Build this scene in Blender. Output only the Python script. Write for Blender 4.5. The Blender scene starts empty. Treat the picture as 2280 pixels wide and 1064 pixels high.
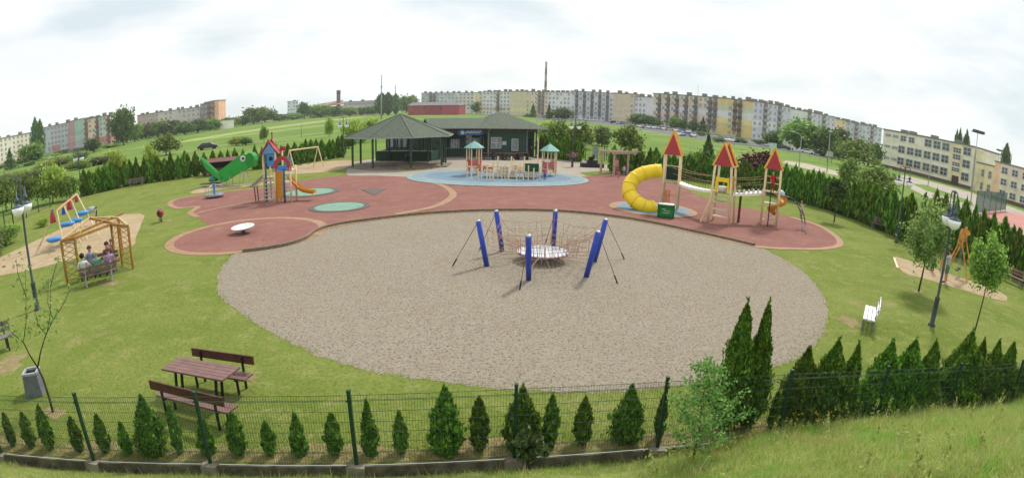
import bpy, math, random
import numpy as np
from mathutils import Vector, Matrix
random.seed(7); RNG = np.random.default_rng(11)
S = bpy.context.scene; COL = S.collection
R = math.radians

# ------------------------------------------------------------------ camera, sky, sun, exposure
EYE = 6.0; FPX = 1358.0; PITCH = R(20.48); ROLL = R(1.45); CX, CY = 1140.0, 720.3
cd = bpy.data.cameras.new('camera'); cam = bpy.data.objects.new('camera', cd); COL.objects.link(cam)
cd.type = 'PANO'; cd.panorama_type = 'FISHEYE_EQUISOLID'
cd.sensor_fit = 'HORIZONTAL'; cd.sensor_width = 36.0; cd.fisheye_lens = FPX * 36.0 / 2280.0; cd.fisheye_fov = R(180)
cd.shift_y = (CY - 532.0) / 1064.0
cd.clip_start = 0.1; cd.clip_end = 9000
cam.location = (0, 0, EYE)
cam.rotation_euler = (Matrix.Rotation(R(90) - PITCH, 3, 'X') @ Matrix.Rotation(ROLL, 3, 'Z')).to_euler()
S.camera = cam
HAZE = 0.0002
SUN_AZ, SUN_EL = R(34), R(51)
W = bpy.data.worlds.new('World'); S.world = W; W.use_nodes = True
nt = W.node_tree; nd = nt.nodes; lk = nt.links; nd.clear()
out = nd.new('ShaderNodeOutputWorld'); bg = nd.new('ShaderNodeBackground'); bg.inputs[1].default_value = 0.1
sky = nd.new('ShaderNodeTexSky'); sky.sky_type = 'NISHITA'; sky.sun_disc = False
sky.sun_elevation = SUN_EL; sky.sun_rotation = SUN_AZ; sky.air_density = 1.2; sky.dust_density = 2.0
tc = nd.new('ShaderNodeTexCoord'); mp = nd.new('ShaderNodeMapping'); mp.inputs['Scale'].default_value = (1.0, 1.0, 3.2)
mp.inputs['Location'].default_value = (0.35, 1.7, 0.2)
n1 = nd.new('ShaderNodeTexNoise'); n1.inputs['Scale'].default_value = 2.6; n1.inputs['Detail'].default_value = 9; n1.inputs['Roughness'].default_value = 0.55
r1 = nd.new('ShaderNodeValToRGB'); r1.color_ramp.elements[0].position = 0.36; r1.color_ramp.elements[0].color = (.85, .85, .85, 1)
r1.color_ramp.elements[1].position = 0.56; r1.color_ramp.elements[1].color = (1, 1, 1, 1)
n2 = nd.new('ShaderNodeTexNoise'); n2.inputs['Scale'].default_value = 3.4; n2.inputs['Detail'].default_value = 7
r2 = nd.new('ShaderNodeValToRGB'); r2.color_ramp.elements[0].position = 0.36; r2.color_ramp.elements[0].color = (5.5, 6.15, 6.5, 1)
r2.color_ramp.elements[1].position = 0.53; r2.color_ramp.elements[1].color = (7.55, 7.6, 7.65, 1)
mx = nd.new('ShaderNodeMix'); mx.data_type = 'RGBA'
for a, b in ((tc.outputs['Generated'], mp.inputs['Vector']), (mp.outputs[0], n1.inputs['Vector']), (mp.outputs[0], n2.inputs['Vector']),
             (n1.outputs['Fac'], r1.inputs[0]), (n2.outputs['Fac'], r2.inputs[0]), (r1.outputs[0], mx.inputs[0]),
             (sky.outputs[0], mx.inputs[6]), (r2.outputs[0], mx.inputs[7]), (mx.outputs[2], bg.inputs[0]), (bg.outputs[0], out.inputs[0])):
    lk.new(a, b)
sl = bpy.data.lights.new('sun', 'SUN'); sl.energy = 2.4; sl.angle = R(7); sl.color = (1.0, 0.94, 0.84)
so = bpy.data.objects.new('sun', sl); COL.objects.link(so)
so.rotation_euler = Vector((math.sin(SUN_AZ) * math.cos(SUN_EL), math.cos(SUN_AZ) * math.cos(SUN_EL), math.sin(SUN_EL))).to_track_quat('Z', 'Y').to_euler()
so.location = (20, 30, 40)
S.view_settings.view_transform = 'Standard'; S.view_settings.look = 'None'; S.view_settings.exposure = 0.5; S.view_settings.gamma = 1.0
S.cycles.max_bounces = 5; S.cycles.volume_bounces = 1; S.cycles.diffuse_bounces = 2; S.cycles.glossy_bounces = 2; S.cycles.transparent_max_bounces = 4; S.cycles.transmission_bounces = 3

# ------------------------------------------------------------------ surveying: where the photograph's rays meet the place
def ray(x, y):
    u = (x - CX) / FPX; v = -(y - CY) / FPX
    c, s = math.cos(ROLL), math.sin(ROLL); u, v = c * u - s * v, s * u + c * v
    r = math.hypot(u, v) + 1e-12; th = 2 * math.asin(r / 2)
    X = math.sin(th) * u / r; U = math.sin(th) * v / r; f = math.cos(th)
    return Vector((X, f * math.cos(PITCH) + U * math.sin(PITCH), -f * math.sin(PITCH) + U * math.cos(PITCH)))
def g(x, y, z=0.0):
    d = ray(x, y); t = (z - EYE) / d.z; return Vector((d.x * t, d.y * t, z))
def pd(x, y, dist):
    d = ray(x, y); t = dist / math.hypot(d.x, d.y); return Vector((d.x * t, d.y * t, EYE + d.z * t))
def pY(x, y, Y):
    d = ray(x, y); t = Y / d.y; return Vector((d.x * t, Y, EYE + d.z * t))
def zat(p, x, y):                       # height over the ground of what shows at (x, y) above point p
    return pd(x, y, math.hypot(p[0], p[1])).z
def hor(p): return math.hypot(p[0], p[1])

# ------------------------------------------------------------------ materials
MATS = {}
def lin(c): return tuple(((v / 255) / 12.92 if v <= 10 else ((v / 255 + .055) / 1.055) ** 2.4) for v in c)
def mat(key, rgb, k=0.72, rough=0.75, var=0.16, vs=6.0, bump=0.0, bs=40.0, metal=0.0, spec=0.3, rgb2=None, ramp=(.35, .65), det=5, stretch=None):
    if key in MATS: return MATS[key]
    m = bpy.data.materials.new(key); m.use_nodes = True; MATS[key] = m
    t = m.node_tree; p = t.nodes['Principled BSDF']
    base = [v * k for v in lin(rgb)]
    c2 = [v * k for v in lin(rgb2)] if rgb2 else None
    lo = c2 or [v * (1 - var) for v in base]; hi = base if c2 else [min(1, v * (1 + var)) for v in base]
    tcn = t.nodes.new('ShaderNodeTexCoord'); no = t.nodes.new('ShaderNodeTexNoise'); cr = t.nodes.new('ShaderNodeValToRGB')
    no.inputs['Scale'].default_value = vs; no.inputs['Detail'].default_value = det
    cr.color_ramp.elements[0].position, cr.color_ramp.elements[1].position = ramp
    cr.color_ramp.elements[0].color = (*lo, 1); cr.color_ramp.elements[1].color = (*hi, 1)
    src = tcn.outputs['Object']
    if stretch:
        mpn = t.nodes.new('ShaderNodeMapping'); mpn.inputs['Scale'].default_value = stretch
        t.links.new(src, mpn.inputs[0]); src = mpn.outputs[0]
    t.links.new(src, no.inputs['Vector']); t.links.new(no.outputs['Fac'], cr.inputs[0]); t.links.new(cr.outputs[0], p.inputs['Base Color'])
    p.inputs['Roughness'].default_value = rough; p.inputs['Metallic'].default_value = metal; p.inputs['Specular IOR Level'].default_value = spec
    if bump:
        nb = t.nodes.new('ShaderNodeTexNoise'); nb.inputs['Scale'].default_value = bs; nb.inputs['Detail'].default_value = 6
        bn = t.nodes.new('ShaderNodeBump'); bn.inputs['Strength'].default_value = bump; bn.inputs['Distance'].default_value = 0.05
        t.links.new(tcn.outputs['Object'], nb.inputs['Vector']); t.links.new(nb.outputs['Fac'], bn.inputs['Height']); t.links.new(bn.outputs[0], p.inputs['Normal'])
    return m
def leafmat(key, dark, mid, light, trans=0.3, k=0.8):
    if key in MATS: return MATS[key]
    m = bpy.data.materials.new(key); m.use_nodes = True; MATS[key] = m
    t = m.node_tree; p = t.nodes['Principled BSDF']
    ge = t.nodes.new('ShaderNodeNewGeometry'); cr = t.nodes.new('ShaderNodeValToRGB')
    e = cr.color_ramp.elements; e[0].position = 0; e[1].position = 1; e.new(0.5)
    for i, c in enumerate((dark, mid, light)): e[i].color = (*[v * k for v in lin(c)], 1)
    oi = t.nodes.new('ShaderNodeObjectInfo'); hs = t.nodes.new('ShaderNodeHueSaturation')
    mr = t.nodes.new('ShaderNodeMapRange'); mr.inputs[3].default_value = 0.74; mr.inputs[4].default_value = 1.28
    t.links.new(oi.outputs['Random'], mr.inputs[0]); t.links.new(mr.outputs[0], hs.inputs['Value'])
    mh = t.nodes.new('ShaderNodeMapRange'); mh.inputs[3].default_value = 0.475; mh.inputs[4].default_value = 0.515
    t.links.new(oi.outputs['Random'], mh.inputs[0]); t.links.new(mh.outputs[0], hs.inputs['Hue'])
    t.links.new(ge.outputs['Random Per Island'], cr.inputs[0]); t.links.new(cr.outputs[0], hs.inputs['Color'])
    t.links.new(hs.outputs[0], p.inputs['Base Color']); p.inputs['Roughness'].default_value = 0.6; p.inputs['Specular IOR Level'].default_value = 0.25
    tr = t.nodes.new('ShaderNodeBsdfTranslucent'); ms = t.nodes.new('ShaderNodeMixShader'); ms.inputs[0].default_value = trans
    t.links.new(hs.outputs[0], tr.inputs['Color']); t.links.new(p.outputs[0], ms.inputs[1]); t.links.new(tr.outputs[0], ms.inputs[2])
    t.links.new(ms.outputs[0], t.nodes['Material Output'].inputs['Surface'])
    return m
def grassmat(key, cols, scales, bump=0.3, bs=60, k=0.72, stripes=None):
    """layered noise: cols = (a, b, c, d) mixed by three noises"""
    m = bpy.data.materials.new(key); m.use_nodes = True; t = m.node_tree; p = t.nodes['Principled BSDF']
    tcn = t.nodes.new('ShaderNodeTexCoord'); prev = None
    for i, c in enumerate(cols):
        rgb = t.nodes.new('ShaderNodeRGB'); rgb.outputs[0].default_value = (*[v * k for v in lin(c)], 1)
        if prev is None: prev = rgb.outputs[0]; continue
        sc, lo, hi = scales[i - 1]
        no = t.nodes.new('ShaderNodeTexNoise'); no.inputs['Scale'].default_value = sc; no.inputs['Detail'].default_value = 6; no.inputs['Roughness'].default_value = .6
        cr = t.nodes.new('ShaderNodeValToRGB'); cr.color_ramp.elements[0].position = lo; cr.color_ramp.elements[1].position = hi
        mi = t.nodes.new('ShaderNodeMix'); mi.data_type = 'RGBA'
        t.links.new(tcn.outputs['Object'], no.inputs['Vector']); t.links.new(no.outputs['Fac'], cr.inputs[0]); t.links.new(cr.outputs[0], mi.inputs[0])
        t.links.new(prev, mi.inputs[6]); t.links.new(rgb.outputs[0], mi.inputs[7]); prev = mi.outputs[2]
    t.links.new(prev, p.inputs['Base Color']); p.inputs['Roughness'].default_value = 0.95; p.inputs['Specular IOR Level'].default_value = 0.1
    nb = t.nodes.new('ShaderNodeTexNoise'); nb.inputs['Scale'].default_value = bs; nb.inputs['Detail'].default_value = 5
    bn = t.nodes.new('ShaderNodeBump'); bn.inputs['Strength'].default_value = bump; bn.inputs['Distance'].default_value = 0.06
    t.links.new(tcn.outputs['Object'], nb.inputs['Vector']); t.links.new(nb.outputs['Fac'], bn.inputs['Height']); t.links.new(bn.outputs[0], p.inputs['Normal'])
    MATS[key] = m; return m

# ------------------------------------------------------------------ mesh building
class MB:
    def __init__(s): s.v = []; s.f = []; s.mi = []; s.cur = 0
    def add(s, vs, fs):
        o = len(s.v); s.v += [tuple(q) for q in vs]; s.f += [tuple(o + i for i in q) for q in fs]; s.mi += [s.cur] * len(fs); return s
    def box(s, c, d, rz=0.0, M=None):
        x, y, z = d[0] / 2, d[1] / 2, d[2] / 2
        vs = [Vector((sx * x, sy * y, sz * z)) for sz in (-1, 1) for sx, sy in ((-1, -1), (1, -1), (1, 1), (-1, 1))]
        if M is not None: vs = [M @ q for q in vs]
        if rz: m = Matrix.Rotation(rz, 3, 'Z'); vs = [m @ q for q in vs]
        c = Vector(c)
        return s.add([q + c for q in vs], [(3, 2, 1, 0), (4, 5, 6, 7), (0, 1, 5, 4), (1, 2, 6, 5), (2, 3, 7, 6), (3, 0, 4, 7)])
    def bb(s, x0, x1, y0, y1, z0, z1): return s.box(((x0 + x1) / 2, (y0 + y1) / 2, (z0 + z1) / 2), (x1 - x0, y1 - y0, z1 - z0))
    def bar(s, p, q, w, h=None, up=(0, 0, 1)):
        p, q = Vector(p), Vector(q); d = q - p; L = d.length
        if L < 1e-6: return s
        z = d / L; u = Vector(up)
        if abs(z.dot(u)) > .98: u = Vector((0, 1, 0))
        x = u.cross(z).normalized(); y = z.cross(x)
        return s.box((p + q) / 2, (w, h or w, L), M=Matrix((x, y, z)).transposed())
    def tube(s, pts, r, n=8, cap=True):
        pts = [Vector(q) for q in pts]; rs = r if isinstance(r, (list, tuple)) else [r] * len(pts)
        vs = []; fs = []; prev = None
        for i, q in enumerate(pts):
            d = (pts[min(i + 1, len(pts) - 1)] - pts[max(i - 1, 0)])
            d = d.normalized() if d.length > 1e-9 else Vector((0, 0, 1))
            if prev is None:
                a = Vector((0, 0, 1)) if abs(d.z) < .9 else Vector((1, 0, 0)); x = a.cross(d).normalized()
            else:
                x = prev - d * prev.dot(d); x = x.normalized() if x.length > 1e-6 else d.orthogonal().normalized()
            prev = x; y = d.cross(x)
            for k in range(n):
                a = 2 * math.pi * k / n; vs.append(q + (x * math.cos(a) + y * math.sin(a)) * rs[i])
        for i in range(len(pts) - 1):
            for k in range(n):
                a, b = i * n + k, i * n + (k + 1) % n; fs.append((a, b, b + n, a + n))
        if cap: fs.append(tuple(range(n - 1, -1, -1))); fs.append(tuple((len(pts) - 1) * n + k for k in range(n)))
        return s.add(vs, fs)
    def lathe(s, prof, c=(0, 0, 0), n=16, a0=0.0, sx=1.0, sy=1.0):
        vs = []; fs = []; c = Vector(c)
        for r, z in prof:
            for k in range(n):
                a = a0 + 2 * math.pi * k / n; vs.append(c + Vector((r * sx * math.cos(a), r * sy * math.sin(a), z)))
        for i in range(len(prof) - 1):
            for k in range(n):
                a, b = i * n + k, i * n + (k + 1) % n; fs.append((a, b, b + n, a + n))
        fs.append(tuple(range(n - 1, -1, -1))); fs.append(tuple((len(prof) - 1) * n + k for k in range(n)))
        return s.add(vs, fs)
    def prism(s, pts, z0, z1):
        n = len(pts); vs = [Vector((q[0], q[1], z0)) for q in pts] + [Vector((q[0], q[1], z1)) for q in pts]
        return s.add(vs, [tuple(range(n - 1, -1, -1)), tuple(range(n, 2 * n))] + [(i, (i + 1) % n, n + (i + 1) % n, n + i) for i in range(n)])
    def slab(s, pts, t):             # a planar polygon given a thickness t along -normal
        pts = [Vector(q) for q in pts]; nn = (pts[1] - pts[0]).cross(pts[2] - pts[0]).normalized(); n = len(pts)
        vs = pts + [q - nn * t for q in pts]
        return s.add(vs, [tuple(range(n)), tuple(range(2 * n - 1, n - 1, -1))] + [((i + 1) % n, i, n + i, n + (i + 1) % n) for i in range(n)])
    def mesh(s, name, mats, smooth=False):
        me = bpy.data.meshes.new(name); me.from_pydata(s.v, [], s.f)
        for m in (mats if isinstance(mats, (list, tuple)) else [mats]): me.materials.append(m)
        me.polygons.foreach_set('material_index', s.mi)
        if smooth: me.polygons.foreach_set('use_smooth', [True] * len(s.f))
        me.update(); return me
    def build(s, name, mats, parent=None, smooth=False, label=None):
        o = bpy.data.objects.new(name, s.mesh(name, mats, smooth)); COL.objects.link(o)
        if parent is not None: o.parent = parent
        if label: o['label'] = label
        return o
def npmesh(name, V, F, m):
    me = bpy.data.meshes.new(name); V = np.asarray(V, np.float32); F = np.asarray(F, np.int32); k = F.shape[1]
    me.vertices.add(len(V)); me.vertices.foreach_set('co', V.ravel())
    me.loops.add(F.size); me.loops.foreach_set('vertex_index', F.ravel())
    me.polygons.add(len(F)); me.polygons.foreach_set('loop_start', np.arange(len(F), dtype=np.int32) * k)
    try: me.polygons.foreach_set('loop_total', np.full(len(F), k, np.int32))
    except Exception: pass
    me.materials.append(m); me.update(calc_edges=True); return me
def put(name, me, parent=None):
    o = bpy.data.objects.new(name, me); COL.objects.link(o)
    if parent is not None: o.parent = parent
    return o
def tag(o, label, cat, group=None):
    o['label'] = label; o['category'] = cat
    if group: o['group'] = group
    return o
def thing(name, label, cat, loc=(0, 0, 0), rz=0.0, group=None, sc=1.0):
    o = bpy.data.objects.new(name, None); COL.objects.link(o); o.empty_display_size = .3
    o.location = loc; o.rotation_euler = (0, 0, rz); o.scale = (sc, sc, sc) if not isinstance(sc, (tuple, list)) else sc
    return tag(o, label, cat, group)
def dup(root, loc, rz=0.0, sc=None, label=None, group=None):
    r = root.copy(); COL.objects.link(r); r.location = loc; r.rotation_euler = (0, 0, rz)
    if sc is not None: r.scale = (sc, sc, sc) if not isinstance(sc, (tuple, list)) else sc
    if label: r['label'] = label
    if group: r['group'] = group
    for ch in list(root.children):
        c = ch.copy(); COL.objects.link(c); c.parent = r
        for gc in list(ch.children):
            d = gc.copy(); COL.objects.link(d); d.parent = c
    return r
def setting(o): o['kind'] = 'structure'; return o
def stuff(o): o['kind'] = 'stuff'; return o
def spline(pts, n=8, closed=True):
    out = []; N = len(pts); P_ = [Vector(q) for q in pts]
    rng = range(N) if closed else range(N - 1)
    for i in rng:
        a, b, c, d = (P_[(i - 1) % N], P_[i], P_[(i + 1) % N], P_[(i + 2) % N]) if closed else (P_[max(i - 1, 0)], P_[i], P_[i + 1], P_[min(i + 2, N - 1)])
        for k in range(n):
            t = k / n
            out.append(0.5 * ((2 * b) + (c - a) * t + (2 * a - 5 * b + 4 * c - d) * t * t + (3 * b - a - 3 * c + d) * t ** 3))
    if not closed: out.append(P_[-1])
    return out
def sheet(name, pts, z, m):
    mb = MB(); mb.add([Vector((q[0], q[1], z)) for q in pts], [tuple(range(len(pts)))])
    me = mb.mesh(name, m)
    if me.polygons[0].normal.z < 0: me.flip_normals()
    return setting(put(name, me))
def ribbon(name, pts, w, z0, z1, m, closed=False):
    """flat band of width w along pts (a low kerb when z1 > z0)"""
    pts = [Vector((q[0], q[1], 0)) for q in pts]; N = len(pts); L = []; Rr = []
    for i, q in enumerate(pts):
        a = pts[(i - 1) % N] if (closed or i > 0) else q; b = pts[(i + 1) % N] if (closed or i < N - 1) else q
        d = (b - a).normalized(); nn = Vector((-d.y, d.x, 0)) * w / 2; L.append(q + nn); Rr.append(q - nn)
    mb = MB(); vs = []
    for l, r in zip(L, Rr): vs += [(l.x, l.y, z0), (l.x, l.y, z1), (r.x, r.y, z1), (r.x, r.y, z0)]
    fs = []
    for i in range(N if closed else N - 1):
        a, b = 4 * i, 4 * ((i + 1) % N)
        fs += [(a + 1, a + 2, b + 2, b + 1)] if z1 <= z0 else [(a + k, a + k + 1, b + k + 1, b + k) for k in range(3)]
    mb.add(vs, fs); me = mb.mesh(name, m)
    me.update()
    if me.polygons[0 if z1 <= z0 else 1].normal.z < 0: me.flip_normals()
    return setting(put(name, me))
def leaves(P_, size, Nrm=None, asp=1.6, up=0.0, jit=1.0):
    """one diamond leaf per point; random tilt; returns V, F"""
    P_ = np.asarray(P_); n = len(P_); a = RNG.normal(size=(n, 3))
    if up: a[:, 2] = np.abs(a[:, 2]) + up
    a /= np.linalg.norm(a, axis=1, keepdims=True)
    b = RNG.normal(size=(n, 3)) * jit
    if Nrm is not None: b = b * .6 + np.cross(Nrm, a)
    b -= a * (b * a).sum(1, keepdims=True); b /= np.linalg.norm(b, axis=1, keepdims=True) + 1e-9
    s = (size * RNG.uniform(.6, 1.35, n))[:, None]
    V = np.stack([P_ - a * s * asp / 2, P_ + b * s / 2, P_ + a * s * asp / 2, P_ - b * s / 2], 1).reshape(-1, 3)
    return V, np.arange(4 * n).reshape(-1, 4)

# ------------------------------------------------------------------ the setting: ground sheets
FENCE = [(-16.3, 6.6), (-13.55, 7.0), (-10.8, 7.4), (-8.08, 7.83), (-5.46, 8.33), (-2.68, 8.74), (0.1, 9.2), (2.8, 9.58), (5.48, 9.92), (8.05, 10.08),
         (10.54, 10.2), (13.3, 10.35), (16.05, 10.5), (18.8, 10.7), (21.5, 10.9), (24.3, 11.1)]
def fence_y(x):
    for (x0, y0), (x1, y1) in zip(FENCE, FENCE[1:]):
        if x <= x1 or (x1, y1) == FENCE[-1]: return y0 + (y1 - y0) * (x - x0) / (x1 - x0)
lawn_m = grassmat('lawn grass', ((144, 157, 78), (122, 142, 59), (160, 166, 94), (180, 168, 116), (106, 127, 54)),
                  ((0.35, .42, .62), (1.4, .48, .66), (0.5, .58, .74), (9.0, .46, .72)), bump=.6, bs=45, k=.69)
field_m = grassmat('meadow grass', ((116, 146, 64), (132, 158, 74), (104, 134, 56), (150, 158, 88)), ((.03, .4, .6), (.11, .45, .65), (.05, .58, .72)), bump=.2, bs=3, k=.72)
far_edge = [(-1400, -330)] + FENCE + [(1400, 110), (1400, 1450), (-1400, 1450)]
sheet('ground', far_edge, 0.0, field_m)
# the kept lawn inside the hedges
lawn = [FENCE[0], *FENCE[1:-1], (32, 11), (31, 29), (27, 34), (25.5, 49), (16, 62), (9, 69), (3, 74), (-21, 74), (-28, 64), (-37, 59), (-47, 53), (-47, 30), (-40, 10)]
sheet('lawn', lawn, 0.004, lawn_m)

gravel_m = grassmat('pit gravel', ((178, 166, 145), (168, 154, 132), (188, 177, 158), (114, 101, 83), (210, 202, 186)),  # dark flecks put the shadows of small dimples into the gravel colour
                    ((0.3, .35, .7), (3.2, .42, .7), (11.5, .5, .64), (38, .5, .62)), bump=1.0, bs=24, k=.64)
rr0 = random.Random(3)
pit_px = [(483, 640), (498, 592), (545, 550), (620, 529), (712, 511), (800, 493), (950, 476), (1100, 469), (1250, 471), (1400, 487), (1550, 517), (1680, 547),
          (1762, 587), (1815, 632), (1843, 690), (1832, 745), (1795, 785), (1740, 812), (1640, 840), (1500, 862), (1300, 874), (1140, 868), (1000, 853), (850, 832), (720, 795), (620, 750), (545, 705), (500, 668)]
pit = [q + Vector((rr0.gauss(0, .045), rr0.gauss(0, .045), 0)) for q in spline([g(*q) for q in pit_px], 16)]
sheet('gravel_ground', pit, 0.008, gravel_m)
MATS_kerb = mat('kerb concrete', (140, 124, 102), vs=9, var=.25, bump=.3)

rubber_m = grassmat('red rubber', ((167, 119, 109), (156, 110, 101), (178, 130, 119), (144, 103, 96), (176, 142, 124)), ((.3, .42, .62), (1.1, .5, .7), (14, .5, .66), (.42, .6, .8)), bump=.15, bs=120, k=.66)
orange_m = mat('tan rubber band', (184, 146, 112), k=.66, vs=2.0, var=.14)
carpet_px = [(1306, 393), (1365, 388), (1450, 393), (1511, 411), (1556, 437), (1631, 460), (1700, 471), (1760, 483), (1820, 501), (1862, 525), (1871, 545), (1838, 553), (1780, 554), (1700, 551),
             (1680, 547), (1550, 517), (1400, 487), (1250, 471), (1100, 469), (950, 476), (800, 493), (712, 511), (702, 522)]
circ_c, circ_r = g(547, 521), (g(548, 562) - g(547, 521)).length
lobe_px = [(440, 484), (424, 474), (440, 461), (398, 464), (379, 456), (388, 446), (432, 437), (505, 427), (590, 419), (660, 405), (740, 394), (800, 387), (912, 388), (1100, 390)]
cp = [g(*q) for q in carpet_px]
ca = [circ_c + Vector((math.cos(a), math.sin(a), 0)) * circ_r for a in np.linspace(R(20), R(-215), 28)]
lp = spline([g(*q) for q in lobe_px], 4, closed=False)
sheet('rubber_floor', cp + ca + lp, 0.012, rubber_m)
ribbon('orange_trim', [circ_c + Vector((math.cos(a), math.sin(a), 0)) * (circ_r - .18) for a in np.linspace(0, 2 * math.pi, 60)[:-1]], .5, .016, .016, orange_m, True)
ribbon('orange_trim', spline([g(*q) for q in lobe_px[:9]], 6, closed=False), .45, .02, .02, orange_m)
ribbon('orange_trim', spline([g(*q) for q in ((702, 524), (712, 513), (800, 495), (950, 478), (1100, 471), (1250, 473), (1400, 489), (1550, 520), (1680, 549), (1780, 555), (1838, 554), (1870, 545), (1860, 526), (1820, 502), (1760, 484))], 6, closed=False), .42, .024, .024, orange_m)
ribbon('orange_trim', spline([g(*q) for q in ((880, 478), (960, 463), (1000, 445), (1008, 430), (985, 414), (945, 404), (912, 398))], 6, closed=False), .5, .028, .028, orange_m)
ribbon('orange_trim', spline([g(*q) for q in ((430, 478), (500, 462), (590, 445), (650, 430), (700, 422))], 6, closed=False), .35, .032, .032, orange_m)
KERB = spline([g(*q) for q in ((540, 562), (590, 556), (640, 547), (680, 533), (702, 517), (740, 504.5), (800, 494.5), (950, 477.5), (1100, 470.5), (1250, 472.5), (1400, 488.5), (1550, 518.5), (1680, 548.5))], 6, closed=False)
ribbon('pit_kerb', KERB, .14, -.02, .15, MATS_kerb)
# blue rubber with a deeper blue heart
blue_m = grassmat('blue rubber', ((158, 178, 184), (146, 168, 178), (170, 188, 194)), ((.4, .4, .62), (2.0, .5, .7)), bump=.12, bs=100, k=.68)
deep_m = grassmat('deep blue rubber', ((138, 162, 180), (126, 151, 171), (148, 170, 186)), ((.5, .4, .62), (2.2, .5, .7)), bump=.12, bs=100, k=.68)
def ell(c, rx, ry, n=56, rz=0): return [Vector((c[0] + rx * math.cos(a) * math.cos(rz) - ry * math.sin(a) * math.sin(rz), c[1] + rx * math.cos(a) * math.sin(rz) + ry * math.sin(a) * math.cos(rz), 0)) for a in np.linspace(0, 2 * math.pi, n, endpoint=False)]
BLUE = Vector((-1.5, 50.6, 0))
paving_m = grassmat('pale paving', ((196, 186, 170), (182, 172, 156), (208, 200, 186)), ((.5, .4, .6), (6, .5, .7)), bump=.15, bs=30, k=.62)
sheet('pavement', [g(*q) for q in ((775, 392), (770, 384), (782, 362), (850, 352), (985, 346), (1195, 346), (1290, 356), (1372, 372), (1366, 380), (1290, 385), (1306, 394), (1200, 398), (912, 395), (840, 392))], 0.016, paving_m)
sheet('blue_rubber_floor', ell(BLUE, 7.35, 5.75), 0.036, blue_m)
sheet('blue_rubber_floor', ell(BLUE + Vector((0, .6, 0)), 6.2, 4.1), 0.040, deep_m)
ribbon('pale_trim', ell(BLUE, 7.4, 5.8), .35, .044, .044, mat('pale teal rubber', (150, 182, 180), vs=3, k=.66), True)
# play markings
grey_m = mat('grey rubber', (112, 102, 98), vs=4, k=.66); mint_m = mat('mint rubber', (136, 176, 154), vs=2.5, k=.68, var=.12)
def pxcirc(x, y, rx, k=1.0): c = g(x, y); r = (g(x + rx, y) - g(x - rx, y)).length / 2; return c, r * k
for x, y, rx in ((755, 461.5, 64), (687, 429, 60)):
    c, r = pxcirc(x, y, rx); sheet('rubber_marking_floor', ell(c, r, r), .036, grey_m); sheet('rubber_marking_floor', ell(c, r * .8, r * .8), .040, mint_m)
sheet('rubber_marking_floor', [g(803, 423), g(861, 421), g(833, 436)], .036, grey_m)
c, r = pxcirc(1455, 466, 84); sheet('rubber_marking_floor', ell(c, r, r), .036, orange_m); sheet('rubber_marking_floor', ell(c, r * .84, r * .84), .040, mat('faded blue rubber', (134, 160, 176), vs=3, k=.66))
# sand and bare soil
sand_m = grassmat('play sand', ((206, 184, 150), (192, 168, 132), (218, 198, 168), (172, 150, 118)), ((.4, .4, .62), (2.2, .5, .68), (12, .55, .7)), bump=.5, bs=20, k=.66)
for q in ([(-60, 606), (0, 574), (60, 546), (120, 518), (190, 490), (311, 476), (314, 500), (302, 530), (296, 548), (240, 560), (160, 578), (60, 604), (0, 614), (-60, 640)],
          [(636, 388), (640, 376), (690, 364), (760, 358), (790, 360), (772, 374), (720, 384)],
          [(1992, 574), (2012, 577), (2060, 592), (2120, 612), (2190, 636), (2236, 656), (2240, 670), (2200, 662), (2130, 642), (2060, 621), (2010, 606)],
          [(424, 430), (440, 421), (470, 416), (560, 409), (640, 402), (640, 408), (560, 415), (480, 424), (450, 430)]):
    sheet('sand_ground', spline([g(*p) for p in q], 3), .010, sand_m)
soil_m = grassmat('worn soil', ((176, 158, 118), (150, 138, 92), (190, 172, 136)), ((.9, .4, .62), (4, .5, .68)), bump=.4, bs=25, k=.64)
def blot(x, y, rx, ry, z, seed):
    rr = random.Random(seed); c = g(x, y); n = 26; off = [rr.uniform(.7, 1.2) for _ in range(n)]
    sheet('soil_ground', spline([(c.x + rx * off[i] * math.cos(2 * math.pi * i / n), c.y + ry * off[i] * math.sin(2 * math.pi * i / n), 0) for i in range(n)], 2), z, soil_m)
blot(1890, 716, .45, .6, .009, 1); blot(8, 815, .7, .9, .009, 2); blot(118, 920, .45, .3, .009, 3); blot(372, 492, .5, .3, .009, 4); blot(2043, 650, .3, .25, .009, 5); blot(452, 886, .75, .28, .009, 6); blot(548, 842, .4, .2, .009, 7); blot(240, 632, .7, .35, .009, 8)
edge = [(x, fence_y(x) + .05) for x in np.linspace(-14, 8, 45)]
rr = random.Random(4)
sheet('soil_ground', edge + [(x, fence_y(x) + .55 + rr.uniform(-.22, .28)) for x in np.linspace(8, -14, 45)], .009, soil_m)
# far grounds to the right: gravel track, school yard, court, car park
track_m = mat('gravel track', (196, 184, 164), vs=.6, var=.12, k=.62); yard_m = mat('yard concrete', (190, 180, 164), vs=.3, var=.14, k=.6)
asph_m = mat('car park asphalt', (112, 112, 112), vs=.5, var=.15, k=.6); court_m = mat('court surface', (214, 142, 132), vs=.4, var=.08, k=.62)
sheet('gravel_path', [g(*q) for q in ((1742, 363), (1750, 358), (1800, 366), (1870, 384), (1866, 392), (1800, 378))], .012, track_m)
sheet('yard_ground', [g(*q) for q in ((1985, 398), (2010, 390), (2080, 407), (2165, 430), (2205, 446), (2330, 490), (2330, 560), (2240, 500), (2160, 476), (2060, 438))], .012, yard_m)
sheet('yard_lawn', [g(*q) for q in ((2030, 409), (2060, 412), (2165, 450), (2168, 460), (2120, 444), (2060, 424))], .016, field_m)
sheet('court_floor', [g(*q) for q in ((2172, 478), (2215, 469), (2300, 482), (2330, 530), (2290, 520), (2230, 497))], .020, court_m)
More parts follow.
